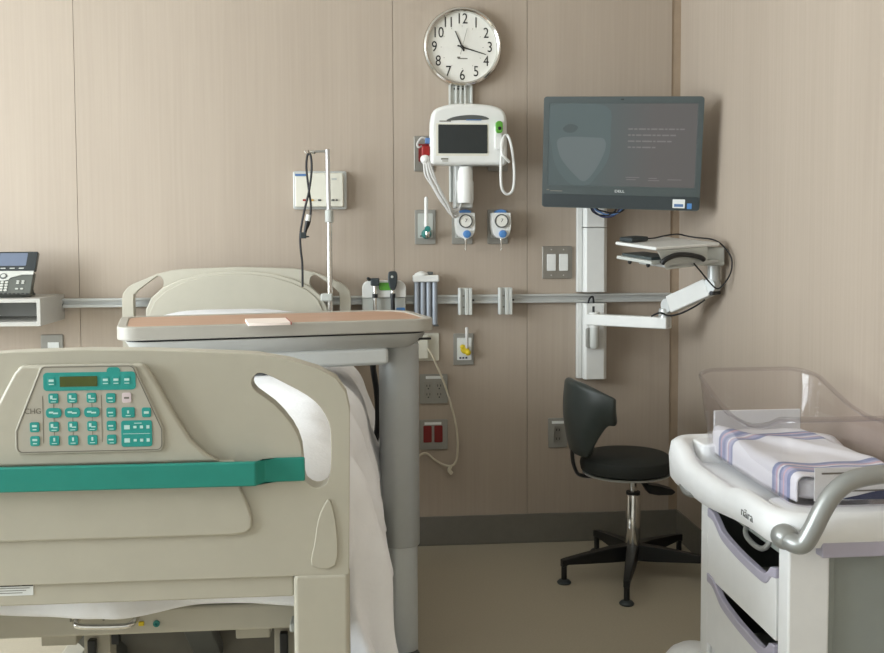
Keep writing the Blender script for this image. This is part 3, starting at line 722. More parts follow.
# ------------------------------------------------------------------ overbed table
t = root('overbed_table', (0, 0, 0), 'overbed table with maple top and grey rim on a silver column', 'table')
top = rrect(.835, .37, (.1, .06, .05, .06), 8)
MB().prism(rrect(.786, .336, (.09, .05, .04, .05), 8), 1.020, 1.0325, 'z').build('top_surface', M['wood'], t)
b = MB().prism(top, 1.000, 1.035, 'z', holes=[rrect(.786, .336, (.09, .05, .04, .05), 8)]); b.build('rim', M['rim'], t, bevel=.004)
MB().prism(rrect(.786, .336, (.09, .05, .04, .05), 8), 1.0, 1.018, 'z').build('top_core', M['rim'], t)
MB().prism(rrect(.79, .34, (.09, .05, .04, .05), 8), .995, 1.0, 'z').build('shadow_gap', M['black'], t)
b = MB(); b.loft([[(u, v, .955) for u, v in rrect(.71, .29, .03, 4, .0, 0)], [(u, v, .974) for u, v in rrect(.77, .33, .04, 4)], [(u, v, .995) for u, v in rrect(.80, .35, .06, 4)]]); b.build('mechanism_housing', M['tablegrey'], t, bevel=.002)
MB().box((.385, -.152, .978), (.045, .01, .006)).build('release_lever', M['black'], t, bevel=.002)
MB().span((-.25, -.15, .908), (.29, .02, .957)).build('support_arm', M['columnlight'], t, bevel=.012)
o = rrect(.108, .12, .045, 8, .345, -.03)
MB().prism(o, .375, .957, 'z').build('column', M['columngrey'], t, bevel=.003)
o = rrect(.096, .106, .04, 8, .345, -.03)
MB().prism(o, .06, .385, 'z').build('inner_column', M['columnlight'], t, bevel=.003)
for sy in (-.2, .2): pass
b = MB().box((.345, -.03, .056), (.09, .42, .025)); b.box((.02, -.21, .055), (.66, .06, .02)); b.box((.02, .0, .055), (.66, .06, .02)); b.build('base', M['darkgrey'], t, bevel=.008)
for cx_, cy_ in ((-.3, -.21), (-.3, .0), (.318, -.21), (.318, .15)):
    b = MB().cyl((cx_-.012, cy_, .024), (cx_+.012, cy_, .024), .024, seg=20); b.cyl((cx_, cy_, .024), (cx_, cy_, .05), .008, seg=10); b.build('caster', M['black'], t)
t.location = (-.222, 2.815, 0); t.rotation_euler = (0, 0, R(11))
TB = Matrix.Translation((-.215, 2.815, 0)) @ Matrix.Rotation(R(11), 4, 'Z')
t = root('paper_booklet', (0, 0, 0), 'small white paper booklet with a red edge on the table top', 'booklet')
MB().prism(rrect(.108, .15, .002, 2), 0, .007, 'z').build('pages', M['paper'], t)
MB().span((.054, -.074, .0005), (.0565, .074, .0075)).build('red_spine', M['red'], t)
t.location = (-.232, 2.665, 1.0326); t.rotation_euler = (0, 0, R(9))

# ------------------------------------------------------------------ bed
BX = -.45
bed = root('hospital_bed', (BX, 2.8, 0), 'cream hospital bed with teal bumper and control panel on its footboard', 'bed')
def mirror(pts): return pts
def X(u): return BX+u
half = [(.435, .68), (.439, .965), (.433, .995), (.416, 1.021), (.386, 1.038), (.339, 1.053), (.281, 1.064), (.189, 1.069), (.107, 1.073), (0, 1.075)]
outer = [(X(u), v) for u, v in half]+[(X(-u), v) for u, v in half[:-1][::-1]]
hole = [(.294, 1.031), (.332, 1.012), (.368, .991), (.39, .97), (.403, .945), (.406, .921), (.406, .88), (.403, .849), (.394, .836), (.38, .833), (.367, .84), (.36, .854), (.356, .905), (.34, .943), (.311, .978), (.281, 1.001), (.274, 1.015), (.28, 1.028)]
hr = sp2([(X(u), v) for u, v in hole], 2); hl = sp2([(X(-u), v) for u, v in hole], 2)
FY0, FY1 = 1.70, 1.745
MB().prism(outer, FY0, FY1, 'y', holes=[hr, hl]).build('footboard', M['cream'], bed, bevel=.014, seg=4, ang=50)
fb = [o for o in bed.children if o.name.startswith('footboard')][0]
# raised bell behind the control panel
bell = [(.222, .885), (.200, .897), (.175, .922), (.146, .970), (.122, 1.016), (.108, 1.041), (.098, 1.052)]
o = [(X(u), v) for u, v in bell]+[(X(-u), v) for u, v in bell[::-1]]
MB().prism(o, FY0-.017, FY0+.002, 'y').build('raised_shoulder', M['cream'], fb, bevel=.011, seg=5)
lp = [(.245, .885), (.255, .835), (.266, .809), (.273, .785), (.272, .768), (.262, .759), (.239, .756)]
o = [(X(u), v) for u, v in lp]+[(X(-u), v) for u, v in lp[::-1]]
MB().prism(o, FY0-.008, FY0+.002, 'y').build('raised_field', M['cream'], fb, bevel=.006, seg=4)
for s_ in (1, -1):
    b = MB()
    o = [(X(s_*u), v) for u, v in sp2([(.404, .812), (.392, .80), (.383, .776), (.376, .735), (.372, .698), (.412, .698), (.415, .76)], 3)]
    b.prism(o, FY0-.004, FY0+.002, 'y')
    b.build('end_rib', M['cream'], fb, bevel=.004)
# lower apron and corner posts
MB().span((X(-.34), 1.708, .642), (X(.34), 1.742, .682)).build('lower_apron', M['cream'], bed, bevel=.004)
for s_ in (1, -1):
    MB().span((X(s_*.340), 1.698, .30), (X(s_*.436), 1.748, .684)).build('corner_post', M['cream'], bed, bevel=.009)
# teal bumper: a broad strap across the middle that dips back to the hand holds
zz0, zz1 = .846, .887
pl = [(-.362, FY0-.006), (-.315, FY0-.008), (-.295, FY0-.014), (-.282, FY0-.034), (.282, FY0-.034), (.295, FY0-.014), (.315, FY0-.008), (.362, FY0-.006)]
MB().prism([(X(u), v) for u, v in pl]+[(X(u), v+.012 if abs(u) < .29 else v+.007) for u, v in pl[::-1]], zz0, zz1, 'z').build('bumper_strap', M['teal'], bed, bevel=.003)
# control panel
def roundpoly(P, r, n=6):
    out = []; m = len(P)
    for i in range(m):
        p, a_, c_ = Vector(P[i]), Vector(P[i-1]), Vector(P[(i+1) % m])
        u_, w_ = (a_-p).normalized(), (c_-p).normalized()
        h_ = math.acos(max(-1, min(1, u_.dot(w_))))/2; t_ = min(r/math.tan(h_), .45*(a_-p).length, .45*(c_-p).length)
        s0, s1 = p+u_*t_, p+w_*t_
        for k in range(n+1):
            q = k/n; v = s0*(1-q)**2+p*2*q*(1-q)+s1*q*q; out.append((v.x, v.y))
    return out
def inset(P, d):
    m = len(P); c = Vector((sum(p[0] for p in P)/m, sum(p[1] for p in P)/m)); L = []
    for i in range(m):
        a_, b_ = Vector(P[i]), Vector(P[(i+1) % m]); t_ = (b_-a_).normalized(); n_ = Vector((-t_.y, t_.x))
        if n_.dot(c-a_) < 0: n_ = -n_
        L.append((a_+n_*d, t_))
    out = []
    for i in range(m):
        (p, t_), (q, w_) = L[i-1], L[i]
        den = t_.x*w_.y-t_.y*w_.x; k = ((q.x-p.x)*w_.y-(q.y-p.y)*w_.x)/den; out.append(tuple(p+t_*k))
    return out
cq = [(.085, 1.053), (.131, .945), (.131, .906), (-.108, .906), (-.108, .945), (-.064, 1.053)]
cp = roundpoly(cq, .012)
ci = [(inset(cq, .0026), .0105), (inset(cq, .0042), .009)]
PY = FY0-.017
def prs(o, d, w): return MB().prism(o, PY-d-w, PY-d, 'y')
cpo = prs([(X(u), v) for u, v in cp], 0, .004).build('control_panel', M['panelgrey'], bed, bevel=.0015)
MB().prism([(X(u), v) for u, v in roundpoly(*ci[0])], PY-.0046, PY-.0036, 'y', holes=[[(X(u), v) for u, v in roundpoly(*ci[1])]]).build('panel_outline', M['line'], cpo)
prs(rrect(.148, .030, .006, 4, X(.0135), 1.0255), .004, .0012).build('display_strip', M['tealkey'], cpo)
prs(rrect(.022, .012, .006, 4, X(.052), 1.042), .0038, .0012).build('strip_bump', M['tealkey'], cpo)
prs(rrect(.060, .017, .001, 2, X(-.004), 1.0255), .0052, .0008).build('display', M['lcd'], cpo)
def key(u, v, w, h, m='tealkey', r=.003, marks=None):
    k = prs(rrect(w, h, r, 3, X(u), v), .004, .0018).build('key', M[m], cpo, bevel=.0008)
    b = MB()
    for (mu, mv, mw, mh) in (marks or [(0, .002, w*.5, h*.22), (0, -.004, w*.4, h*.12)]): b.box((X(u)+mu, PY-.0059, v+mv), (mw, .0005, mh))
    b.build('key_symbol', M['keymark'] if m == 'tealkey' else M['line'], k)
icon = [(-.003, .002, .004, .006), (.002, -.001, .007, .002), (0, -.0055, .008, .0012)]
for c, u in enumerate((-.045, -.015, .016)):
    key(u, .998, .016, .0165, marks=icon)
    key(u, .974, .025, .0165, r=.006, marks=[(-.004, .001, .007, .003), (.003, -.0005, .008, .0025)])
    key(u, .951, .016, .0165, marks=icon)
    key(u, .928, .016, .0165, marks=[(0, .002, .003, .006), (0, -.0045, .008, .0012)])
for v in (.997, .973, .951, .928): key(.047, v, .0155, .0165, marks=[(-.001, .0, .008, .0025), (0, -.0055, .007, .0012)])
for v in (.951, .928): key(-.076, v, .0155, .0165)
key(.0725, .997, .015, .017, 'pinkkey', marks=[(0, 0, .008, .003)])
key(.0745, .9725, .0215, .0175, marks=[(0, .001, .003, .005), (0, -.005, .008, .0012)])
key(.104, .972, .015, .0165, marks=[(0, 0, .008, .004)])
for u in (-.0475, .039, .056, .0735): key(u, 1.0255, .013, .015, marks=[(0, .002, .008, .004), (0, -.004, .008, .0015)])
blk = prs(rrect(.05, .044, .004, 3, X(.0875), .937), .004, .0016).build('key_block', M['tealkey'], cpo, bevel=.0006)
b = MB()
for v in (.948, .926):
    b.box((X(.072), PY-.0058, v), (.009, .0005, .007))
    for k in range(3): b.box((X(.085+.0105*k), PY-.0058, v), (.005, .0005, .004+.0008*k))
b.box((X(.0875), PY-.0058, .937), (.044, .0005, .0008)); b.box((X(.09), PY-.0058, .9545), (.012, .0005, .0012))
b.build('key_symbol', M['keymark'], blk)
text('CHG', .0125, M['line'], 'printed_text', cpo, (X(-.0785), PY-.0042, .977))
b = MB()
for u in (-.0625, .0315): b.box((X(u), PY-.0042, .963), (.0008, .0006, .078))
for u in (-.045, -.015, .016): b.box((X(u), PY-.0042, .965), (.0008, .0006, .07))
b.build('printed_lines', M['line'], cpo)
# warning label on the apron
st = MB().prism(rrect(.105, .0215, .001, 2, X(-.147), .6715), 1.7065, 1.709, 'y').build('warning_label', M['label'], bed)
b = MB().box((X(-.147), 1.7062, .6795), (.105, .001, .0055)); b.build('label_header', M['ink'], st)
text('WARNING', .0052, M['label'], 'label_text', st, (X(-.125), 1.7058, .6795), ext=.0001)
b = MB()
for k in range(3): b.box((X(-.147), 1.7062, .6735-.004*k), (.094-.012*k, .0006, .0009))
b.build('label_lines', M['line'], st)
# deck end bar with release handle
MB().span((X(-.42), 1.83, .537), (X(.42), 1.90, .585)).build('deck_end_bar', M['creamd'], bed, bevel=.006)
b = MB().tube([(X(-.055), 1.832, .572), (X(-.055), 1.808, .571), (X(-.04), 1.80, .567), (X(.03), 1.80, .565), (X(.045), 1.808, .568), (X(.048), 1.832, .570)], .0055, 10, 6); b.build('release_handle', M['chrome'], bed)
b = MB()
for u in (-.069, -.011): MB().box((X(u), 1.829, .572), (.003, .003, .012)).build('alignment_mark', M['line'], bed)
MB().lathe([(.006, 1.83), (.006, 1.826), (.0035, 1.826), (.0035, 1.829)], (X(.083), 0, .557), 'y', 14).build('green_ring', M['greendk'], bed)
MB().box((X(.056), 1.828, .558), (.01, .006, .008)).build('handle_tip', M['yellow'], bed, bevel=.002)
# deck, side rails of the frame, lift legs, base and casters
MB().span((X(-.42), 1.90, .53), (X(.42), 3.80, .585)).build('deck', M['creamd'], bed, bevel=.006)
for s_ in (1, -1):
    b = MB(); b.loft([[(X(s_*.12)+dx, 1.98+dy, .535) for dx, dy in ((-.03, -.03), (.03, -.03), (.03, .03), (-.03, .03))], [(X(s_*.10)+dx, 2.5+dy, .16) for dx, dy in ((-.03, -.03), (.03, -.03), (.03, .03), (-.03, .03))]]); b.build('lift_arm', M['darkgrey'], bed, bevel=.004)
    q_ = -.115 if s_ < 0 else .25
    MB().span((X(q_-.036), 1.92, .485), (X(q_+.03), 1.98, .535)).build('lift_bracket', M['creamd'], bed, bevel=.003)
    MB().span((X(q_+.035), 1.95, .36), (X(q_+.085), 2.0, .535)).build('lift_strut', M['creamd'], bed, bevel=.003)
    MB().box((X(q_+.10), 1.935, .505), (.016, .016, .05)).build('pivot_pin', M['black'], bed, bevel=.003)
    MB().box((X(q_+.055), 1.935, .46), (.016, .016, .06)).build('pivot_pin', M['black'], bed, bevel=.003)
    MB().span((X(s_*.30-.03), 2.2, .11), (X(s_*.30+.03), 3.7, .17)).build('base_rail', M['creamd'], bed, bevel=.006)
    MB().box((X(s_*.335), 1.815, .553), (.018, .05, .016)).build('latch_tab', M['platelt'], bed, bevel=.004)
MB().span((X(-.14), 2.3, .17), (X(.30), 3.3, .46)).build('drive_housing', M['housing'], bed, bevel=.01)
b = MB().span((X(-.36), 2.2, .11), (X(.36), 2.28, .17)); b.span((X(-.36), 3.62, .11), (X(.36), 3.7, .17)); b.build('base_cross_rail', M['creamd'], bed, bevel=.006)
for s_ in (1, -1):
    for y in (2.28, 3.62):
        c = MB().cyl((X(s_*.33)-.02, y, .065), (X(s_*.33)+.02, y, .065), .065, seg=24).build('caster', M['black'], bed, bevel=.006)
        MB().cyl((X(s_*.33), y, .06), (X(s_*.33), y, .12), .018, seg=14).build('caster_stem', M['alupaint'], c)
# foot posts run down to bracket arms
for s_ in (1, -1): MB().span((X(s_*.345), 1.745, .42), (X(s_*.42), 1.86, .48)).build('post_bracket', M['darkgrey'], bed, bevel=.005)
# headboard
hh = [(.433, .62), (.433, 1.022), (.428, 1.048), (.412, 1.068), (.395, 1.080), (.300, 1.120), (.25, 1.132), (.21, 1.137), (0, 1.144)]
outer = [(X(u), v) for u, v in hh]+[(X(-u), v) for u, v in hh[:-1][::-1]]
hole = [(.385, .90), (.390, 1.03), (.384, 1.045), (.368, 1.062), (.306, 1.108), (.292, 1.111), (.281, 1.104), (.276, 1.09), (.277, 1.075), (.29, 1.056), (.313, 1.032), (.335, .99), (.345, .90)]
hr = sp2([(X(u), v) for u, v in hole], 2); hl = sp2([(X(-u), v) for u, v in hole], 2)
HY = 3.88
hb = MB().prism(outer, HY, HY+.04, 'y', holes=[hr, hl]).build('headboard', M['cream'], bed, bevel=.010, seg=4, ang=50)
be = [(.345, .66), (.343, .985), (.322, 1.03), (.278, 1.068), (.218, 1.096), (.14, 1.118), (.07, 1.128), (0, 1.131)]
o = [(X(u), v) for u, v in be]+[(X(-u), v) for u, v in be[:-1][::-1]]
MB().prism(o, HY-.012, HY+.002, 'y').build('raised_arch', M['cream'], hb, bevel=.006, seg=4)
be2 = [(u*.955, v-.012) for u, v in be]
o = [(X(u), v) for u, v in be2]+[(X(-u), v) for u, v in be2[:-1][::-1]]
MB().prism(o, HY-.018, HY-.010, 'y').build('inner_arch', M['creamd'], hb, bevel=.005, seg=3)
for s_ in (1, -1): MB().span((X(s_*.30), HY-.08, .5), (X(s_*.38), HY+.02, .66)).build('head_bracket', M['creamd'], bed, bevel=.005)

# mattress, blanket, pillow
MB_ = MB().prism(rrect(.84, 1.98, .06, 6, BX, 2.80), .586, .80, 'z').build('mattress', M['linen2'], bevel=.04, seg=4)
tag(MB_, 'thick bed mattress under the white bedding', 'mattress')
def blanket():
    hx, y0, y1 = .462, 1.80, 3.42
    rr = .12
    Dx, Df = .35, .20
    def f(u, v):
        a = (-hx+rr-.13-Dx)+(2*(hx-rr+.13+Dx))*u
        bq = (y0+rr-.13-Df)+(y1-(y0+rr-.13-Df))*v
        ex = max(0, abs(a)-(hx-rr)); ey = max(0, (y0+rr)-bq)
        sx = 1 if a > 0 else -1
        e = math.hypot(ex, ey)*(1+(.05+.06*min(1, ey/.2))*noise.noise(Vector((a*5, bq*5, 7.7))))
        top = .862+.03*math.exp(-((bq-2.45)/.45)**2)
        px = max(-(hx-rr), min(hx-rr, a)); py = max(y0+rr, bq)
        w = noise.noise(Vector((a*4, bq*5, 1.3)))*.012+noise.noise(Vector((a*11, bq*9, 4.2)))*.006
        if e < 1e-6: return (BX+px, py, top+w)
        dx, dy = ex/e*sx, -ey/e
        q = rr*PI/2
        if e < q: g, dn_ = rr*math.sin(e/rr), rr*(1-math.cos(e/rr))
        else: g, dn_ = rr, rr+(e-q)
        h = min(1, max(0, (e-.06)/.25))
        per = (bq if ex > ey else a)
        fold = h*(.022*math.sin(per*17+1.1+2*noise.noise(Vector((per*2, e*2, .3))))+.045*noise.noise(Vector((per*6, e*4, 2.2))))
        fl_ = .17*max(0, e-q)*(1 if ex > ey*.6 else .5)
        lim = .015 if ey > ex*1.2 else 1
        gg = g+ (fl_+fold)*(1 if abs(dx) > .5 else .7+.3*abs(dx)*1.6)
        if sx < 0: gg = min(gg, g+.03)
        yy = py+dy*gg
        yy = max(yy, 1.753)
        return (BX+px+dx*gg, yy, top-dn_+w*(1-h*.5))
    o = MB().grid(f, 90, 110).build('blanket', M['linen'], solid=.008, sub=1, ang=180)
    return tag(o, 'rumpled white blanket hanging over the right side of the bed', 'blanket')
blanket()
def pillow():
    def f(u, v):
        a = 2*PI*u; p = PI*(v-.5)
        c = lambda t, k: math.copysign(abs(math.cos(t))**k, math.cos(t)); s_ = lambda t, k: math.copysign(abs(math.sin(t))**k, math.sin(t))
        return (BX+.30*c(p, .6)*c(a, .45), 3.62+.19*c(p, .6)*s_(a, .45), .934+.062*s_(p, 1.0)+.006*noise.noise(Vector((a, p*2, 0))))
    o = MB().grid(f, 40, 20); bmesh.ops.remove_doubles(o.bm, verts=o.bm.verts, dist=.0005)
    return tag(o.build('pillow', M['linen2'], ang=180), 'white pillow in front of the headboard', 'pillow')
pillow()

# IV pole fixed at the bed head
t = root('iv_pole', (-.096, 3.83, .55), 'thin steel drip pole at the head of the bed with a hook arm', 'drip pole')
px = -.096
MB().cyl((px, 3.845, .66), (px, 3.845, 1.375), .0105, seg=14).build('lower_pole', M['chrome'], t)
MB().cyl((px-.001, 3.845, 1.36), (px-.004, 3.845, 1.622), .0085, seg=14).build('upper_pole', M['alu'], t)
MB().lathe([(.012, 1.345), (.016, 1.348), (.016, 1.39), (.012, 1.395)], (px, 3.845, 0), 'z', 16).build('collar', M['platelt'], t)
MB().cyl((px-.004, 3.845, 1.616), (px-.056, 3.845, 1.614), .0045, seg=10).build('hook_arm', M['plate'], t)
b = MB()
for a in (20, 140, 260): b.tube([(px-.07, 3.845, 1.61), (px-.07+.018*math.cos(R(a)), 3.845+.018*math.sin(R(a)), 1.607), (px-.07+.028*math.cos(R(a)), 3.845+.028*math.sin(R(a)), 1.618)], .0028, 8, 4)
b.cyl((px-.054, 3.845, 1.614), (px-.074, 3.845, 1.611), .006, seg=10)
b.build('hook', M['chrome'], t)
MB().box((px-.013, 3.84, 1.06), (.045, .035, .03)).build('clamp', M['platelt'], t, bevel=.006)
MB().span((px-.02, 3.82, .56), (px+.02, 3.88, .64)).build('socket', M['creamd'], t, bevel=.005)
t.location.z -= .033
t = root('hanging_cord', (-.168, 3.845, 1.14), 'black cable looped over the drip pole hook, its end plug dangling', 'cord')
MB().tube([(-.200, 3.845, 1.10), (-.200, 3.843, 1.19), (-.205, 3.842, 1.24), (-.206, 3.842, 1.30), (-.192, 3.842, 1.38), (-.170, 3.84, 1.47), (-.160, 3.84, 1.55), (-.163, 3.842, 1.596), (-.170, 3.845, 1.606), (-.177, 3.846, 1.594), (-.180, 3.845, 1.55), (-.172, 3.846, 1.47), (-.165, 3.846, 1.41), (-.170, 3.842, 1.35), (-.182, 3.84, 1.32)], .0042, 8, 6).build('cable', M['blackcord'], t)
MB().cyl((-.173, 3.838, 1.375), (-.178, 3.838, 1.352), .009, seg=12).build('white_tag', M['white'], t)
MB().cyl((-.178, 3.838, 1.352), (-.188, 3.838, 1.305), .008, .006, seg=12).build('strain_relief', M['black'], t)
b = MB().box((-.195, 3.838, 1.297), (.024, .02, .024)); b.box((-.180, 3.838, 1.292), (.016, .008, .006)); b.build('plug', M['bezel2'], t, bevel=.003)
t.location.z -= .033
tag(MB().tube([(.045, 2.99, .955), (.05, 2.985, .90), (.052, 2.985, .86), (.062, 2.98, .79), (.064, 2.98, .70), (.052, 2.99, .62), (.03, 3.0, .57)], .009, 8, 6).build('bed_cable', M['blackcord']), 'thick black cable hanging between the bed and the table column', 'cord')

# ------------------------------------------------------------------ stool
t = root('swivel_stool', (1.02, 3.585, 0), 'black upholstered swivel stool with curved backrest on five glide feet', 'stool')
cx_, cy_ = 1.02, 3.585
for tx, ty in ((.745, 3.512), (.914, 3.285), (1.268, 3.475), (1.255, 3.765), (.948, 3.85)):
    a = math.atan2(ty-cy_, tx-cx_); L_ = math.hypot(tx-cx_, ty-cy_)/.275; d = Vector((math.cos(a), math.sin(a), 0)); c = Vector((cx_, cy_, 0)); n = Vector((-d.y, d.x, 0))
    b = MB()
    def ring(r, z0, z1, w): return [c+d*r-n*w+Vector((0, 0, z0)), c+d*r+n*w+Vector((0, 0, z0)), c+d*r+n*w+Vector((0, 0, z1)), c+d*r-n*w+Vector((0, 0, z1))]
    b.loft([ring(.015, .055, .115, .02), ring(.09*L_, .058, .112, .018), ring(.2*L_, .064, .10, .014), ring(.262*L_, .068, .092, .012), ring(.285*L_, .06, .088, .011)])
    lg = b.build('leg', M['black'], t, bevel=.003)
    f = MB().cyl(c+d*.275*L_+Vector((0, 0, .014)), c+d*.275*L_+Vector((0, 0, .08)), .0105, seg=14); f.build('leg_tip', M['black'], lg)
    MB().lathe([(.024, 0), (.026, .005), (.02, .012), (.010, .016)], tuple(c+d*.275*L_), 'z', 20).build('glide', M['bezel2'], lg)
MB().lathe([(.026, .045), (.028, .055), (.0265, .300), (.025, .303)], (cx_, cy_, 0), 'z', 28).build('column', M['chrome'], t)
MB().lathe([(.026, .298), (.026, .311)], (cx_, cy_, 0), 'z', 24).build('column_collar', M['black'], t)
MB().lathe([(.0145, .305), (.0145, .385)], (cx_, cy_, 0), 'z', 20).build('gas_lift', M['chrome'], t)
cx_ -= .027
MB().lathe([(0, .376), (.13, .376), (.16, .382), (.163, .389), (0, .389)], (cx_, cy_, 0), 'z', 40).build('seat_pan', M['alupaint'], t)
MB().lathe([(0, .389), (.150, .389), (.167, .398), (.171, .418), (.166, .44), (.150, .452), (.10, .458), (0, .459)], (cx_, cy_, 0), 'z', 48).build('seat', M['seatfab'], t)
cb = Vector((cx_, cy_, 0))
def back(u, v):
    uu = abs(u-.5)*2
    a = R(186+(-59+118*u))
    top = .737-.05*max(0, uu-.2)**1.6*1.4
    low = .462+.135*(max(0, min(1, (uu-.46)/.36)))**.8
    z = low+(top-low)*v
    r = .190+.016*math.sin(PI*v)+.018*v
    return cb+Vector((r*math.cos(a), r*math.sin(a), z))
MB().grid(back, 26, 10).build('backrest', M['leather'], t, solid=.036, sub=2, ang=180)
b = MB().sweep(spline([cb+Vector((-.20, -.01, .53)), cb+Vector((-.205, -.01, .455)), cb+Vector((-.195, -.01, .405)), cb+Vector((-.17, -.01, .378)), cb+Vector((-.08, 0, .373))], 6), .019, 10, flat=.35, up=(1, 0, 0)); b.build('back_bracket', M['black'], t)
o = [(cx_+u, v) for u, v in ((.03, .366), (.045, .372), (.065, .352), (.11, .345), (.155, .332), (.165, .322), (.15, .312), (.10, .312), (.065, .32), (.05, .345))]
MB().prism(o, cy_-.075, cy_-.025, 'y').build('height_lever', M['black'], t, bevel=.004)

# ------------------------------------------------------------------ bassinet
CX, CY = 1.065, 2.265
t = root('bassinet_cart', (CX, CY, 0), 'white nursery bassinet cart with drawers and a silver push handle', 'bassinet cart')
hw, hl_ = .222, .37
def ringp(w, l, r, zf, n=8):
    # denser outline so that the long sides can rise and dip
    o = rrect(2*w+.012, 2*l, r, n, CX-.006, CY); out = []
    for i, p in enumerate(o):
        q = o[(i+1) % len(o)]; d_ = math.hypot(q[0]-p[0], q[1]-p[1]); k = max(1, int(d_/.03))
        for j in range(k): out.append((p[0]+(q[0]-p[0])*j/k, p[1]+(q[1]-p[1])*j/k))
    return [(x_, y_, zf(x_, y_)) for x_, y_ in out]
def sm(a, b_, x_): x_ = max(0, min(1, (x_-a)/(b_-a))); return x_*x_*(3-2*x_)
def dip(x_, y_):   # the rim is high at the far end, dips along the middle, and swells again near the handle
    v = y_-CY
    return -.040*sm(.30, .16, v)*(1-sm(-.06, -.14, v))-.022*sm(-.06, -.14, v)
def same(w0, r, zf):  # rings must share a vertex count: shrink one outline toward the middle
    base = ringp(hw, hl_, .075, lambda *_: 0); out = []
    for x_, y_, _ in base:
        k1 = 1-w0/hw; k2 = 1-w0/hl_
        X_, Y_ = CX+(x_-CX)*k1, CY+(y_-CY)*k2
        out.append((X_, Y_, zf(X_, Y_)))
    return out
zt = lambda d_, k=1.0: (lambda x_, y_: .722+d_+k*dip(x_, y_))
zb = lambda d_: (lambda x_, y_: .631+d_-.028*sm(-.25, .12, y_-CY))
loops = [same(.030, 0, zb(.006)), same(.010, 0, zb(0)), same(.0, 0, zb(.016)), same(-.003, 0, lambda x_, y_: .675+.4*dip(x_, y_)), same(.002, 0, zt(-.012)), same(.012, 0, zt(-.002)), same(.026, 0, zt(0)), same(.036, 0, zt(-.004)), same(.044, 0, lambda x_, y_: max(.664, .700+.9*dip(x_, y_))), same(.06, 0, lambda x_, y_: .668), same(.1, 0, lambda x_, y_: .668)]
MB().loft(loops).build('tray', M['cart'], t, ang=60)
# a solid rest at each end of the tray holds the basin
MB().prism(rrect(.34, .10, .02, 4, CX, CY+.285), .66, .716, 'z').build('tray_rest', M['cart'], t, bevel=.008)
MB().prism(rrect(.36, .16, .03, 4, CX-.0, CY-.255), .66, .688, 'z').build('tray_rest', M['cart'], t, bevel=.008)
MB().span((CX-.11, 2.582, .715), (CX+.13, 2.59, .79)).build('head_panel', M['label'], t, bevel=.003)
# cabinet carcass: near post pair, back post, far post, shelf floor
b = MB()
b.span((.870, 1.925, .12), (.958, 1.975, .63)); b.span((1.172, 1.925, .12), (1.278, 1.975, .63))
b.span((.870, 2.385, .12), (1.278, 2.44, .63)); b.span((1.26, 1.97, .12), (1.278, 2.39, .63)); b.span((.888, 1.97, .12), (1.27, 2.39, .15)); b.span((.871, 1.975, .15), (.883, 2.385, .165))
b.build('cabinet', M['cart'], t, bevel=.008)
MB().span((.958, 1.935, .12), (.972, 1.965, .612)).build('post_strip', M['cartpanel'], t, bevel=.002)
MB().span((.965, 1.945, .12), (1.18, 1.965, .625)).build('end_panel', M['cartpanel'], t)
MB().span((.927, 1.897, .612), (1.203, 1.93, .646)).build('lavender_strip', M['lav'], t, bevel=.004)
MB().span((.886, 1.972, .15), (1.26, 1.976, .62)).build('inner_lining', M['darkgrey'], t)
MB().span((.888, 2.378, .15), (1.26, 2.384, .62)).build('inner_lining', M['darkgrey'], t)
def drawer(z0, ztop, label=None):
    # front faces -x; its top edge is scooped for the hand
    def edge(off): return [(1.979, ztop-.006+off), (1.992, ztop-.008+off), (2.006, ztop-.012+off), (2.02, ztop-.026+off), (2.04, ztop-.036+off), (2.08, ztop-.037+off), (2.171, ztop-.033+off), (2.24, ztop-.026+off), (2.286, ztop-.018+off), (2.318, ztop-.002+off), (2.345, ztop+.010+off), (2.381, ztop+.012+off)]
    e = sp2(edge(0), 3, False); e2 = sp2(edge(-.022), 3, False)
    o = [(1.979, z0)]+e2+[(2.381, z0)]
    d_ = MB().prism(o, .868, .880, 'x').build('drawer', M['cart'], t, bevel=.002)
    MB().prism(e2+e[::-1], .865, .880, 'x').build('drawer_trim', M['lav'], d_, bevel=.003)
    b = MB(); b.span((.880, 1.985, z0+.01), (1.25, 2.375, z0+.02)); b.span((1.24, 1.985, z0+.01), (1.25, 2.375, ztop-.03)); b.build('drawer_box', M['platelt'], d_)
drawer(.412, .573); drawer(.245, .409)
MB().span((.880, 1.979, .17), (.888, 2.381, .242)).build('drawer', M['cart'], t, bevel=.002)
# drawer release wire and hook under the tray
MB().tube([(.878, 2.15, .62), (.866, 2.14, .597), (.862, 2.11, .588), (.862, 2.06, .586), (.866, 2.03, .595), (.878, 2.02, .62)], .006, 8, 5).build('pull_wire', M['silverhandle'], t)
MB().tube([(.868, 2.50, .636), (.842, 2.50, .618), (.836, 2.46, .606), (.842, 2.415, .610), (.866, 2.40, .634)], .008, 8, 5).build('side_hook', M['silverhandle'], t)
MB().span((.874, 1.98, .598), (.884, 2.44, .62)).build('rail_lip', M['cartpanel'], t, bevel=.002)
# base with caster covers
b = MB()
for (bx, by) in ((.90, 2.54), (1.22, 2.54), (.92, 1.98), (1.22, 1.98)):
    b.ball((bx, by, .105), .085, 20, 10, (1.05, 1.25, .75))
b.span((.90, 1.96, .075), (1.23, 2.56, .13)); b.build('base', M['cart'], t, ang=60)
for (bx, by) in ((.90, 2.54), (1.22, 2.54), (.92, 1.98), (1.22, 1.98)):
    MB().cyl((bx-.02, by, .045), (bx+.02, by, .045), .045, seg=22).build('caster', M['black'], t, bevel=.005)
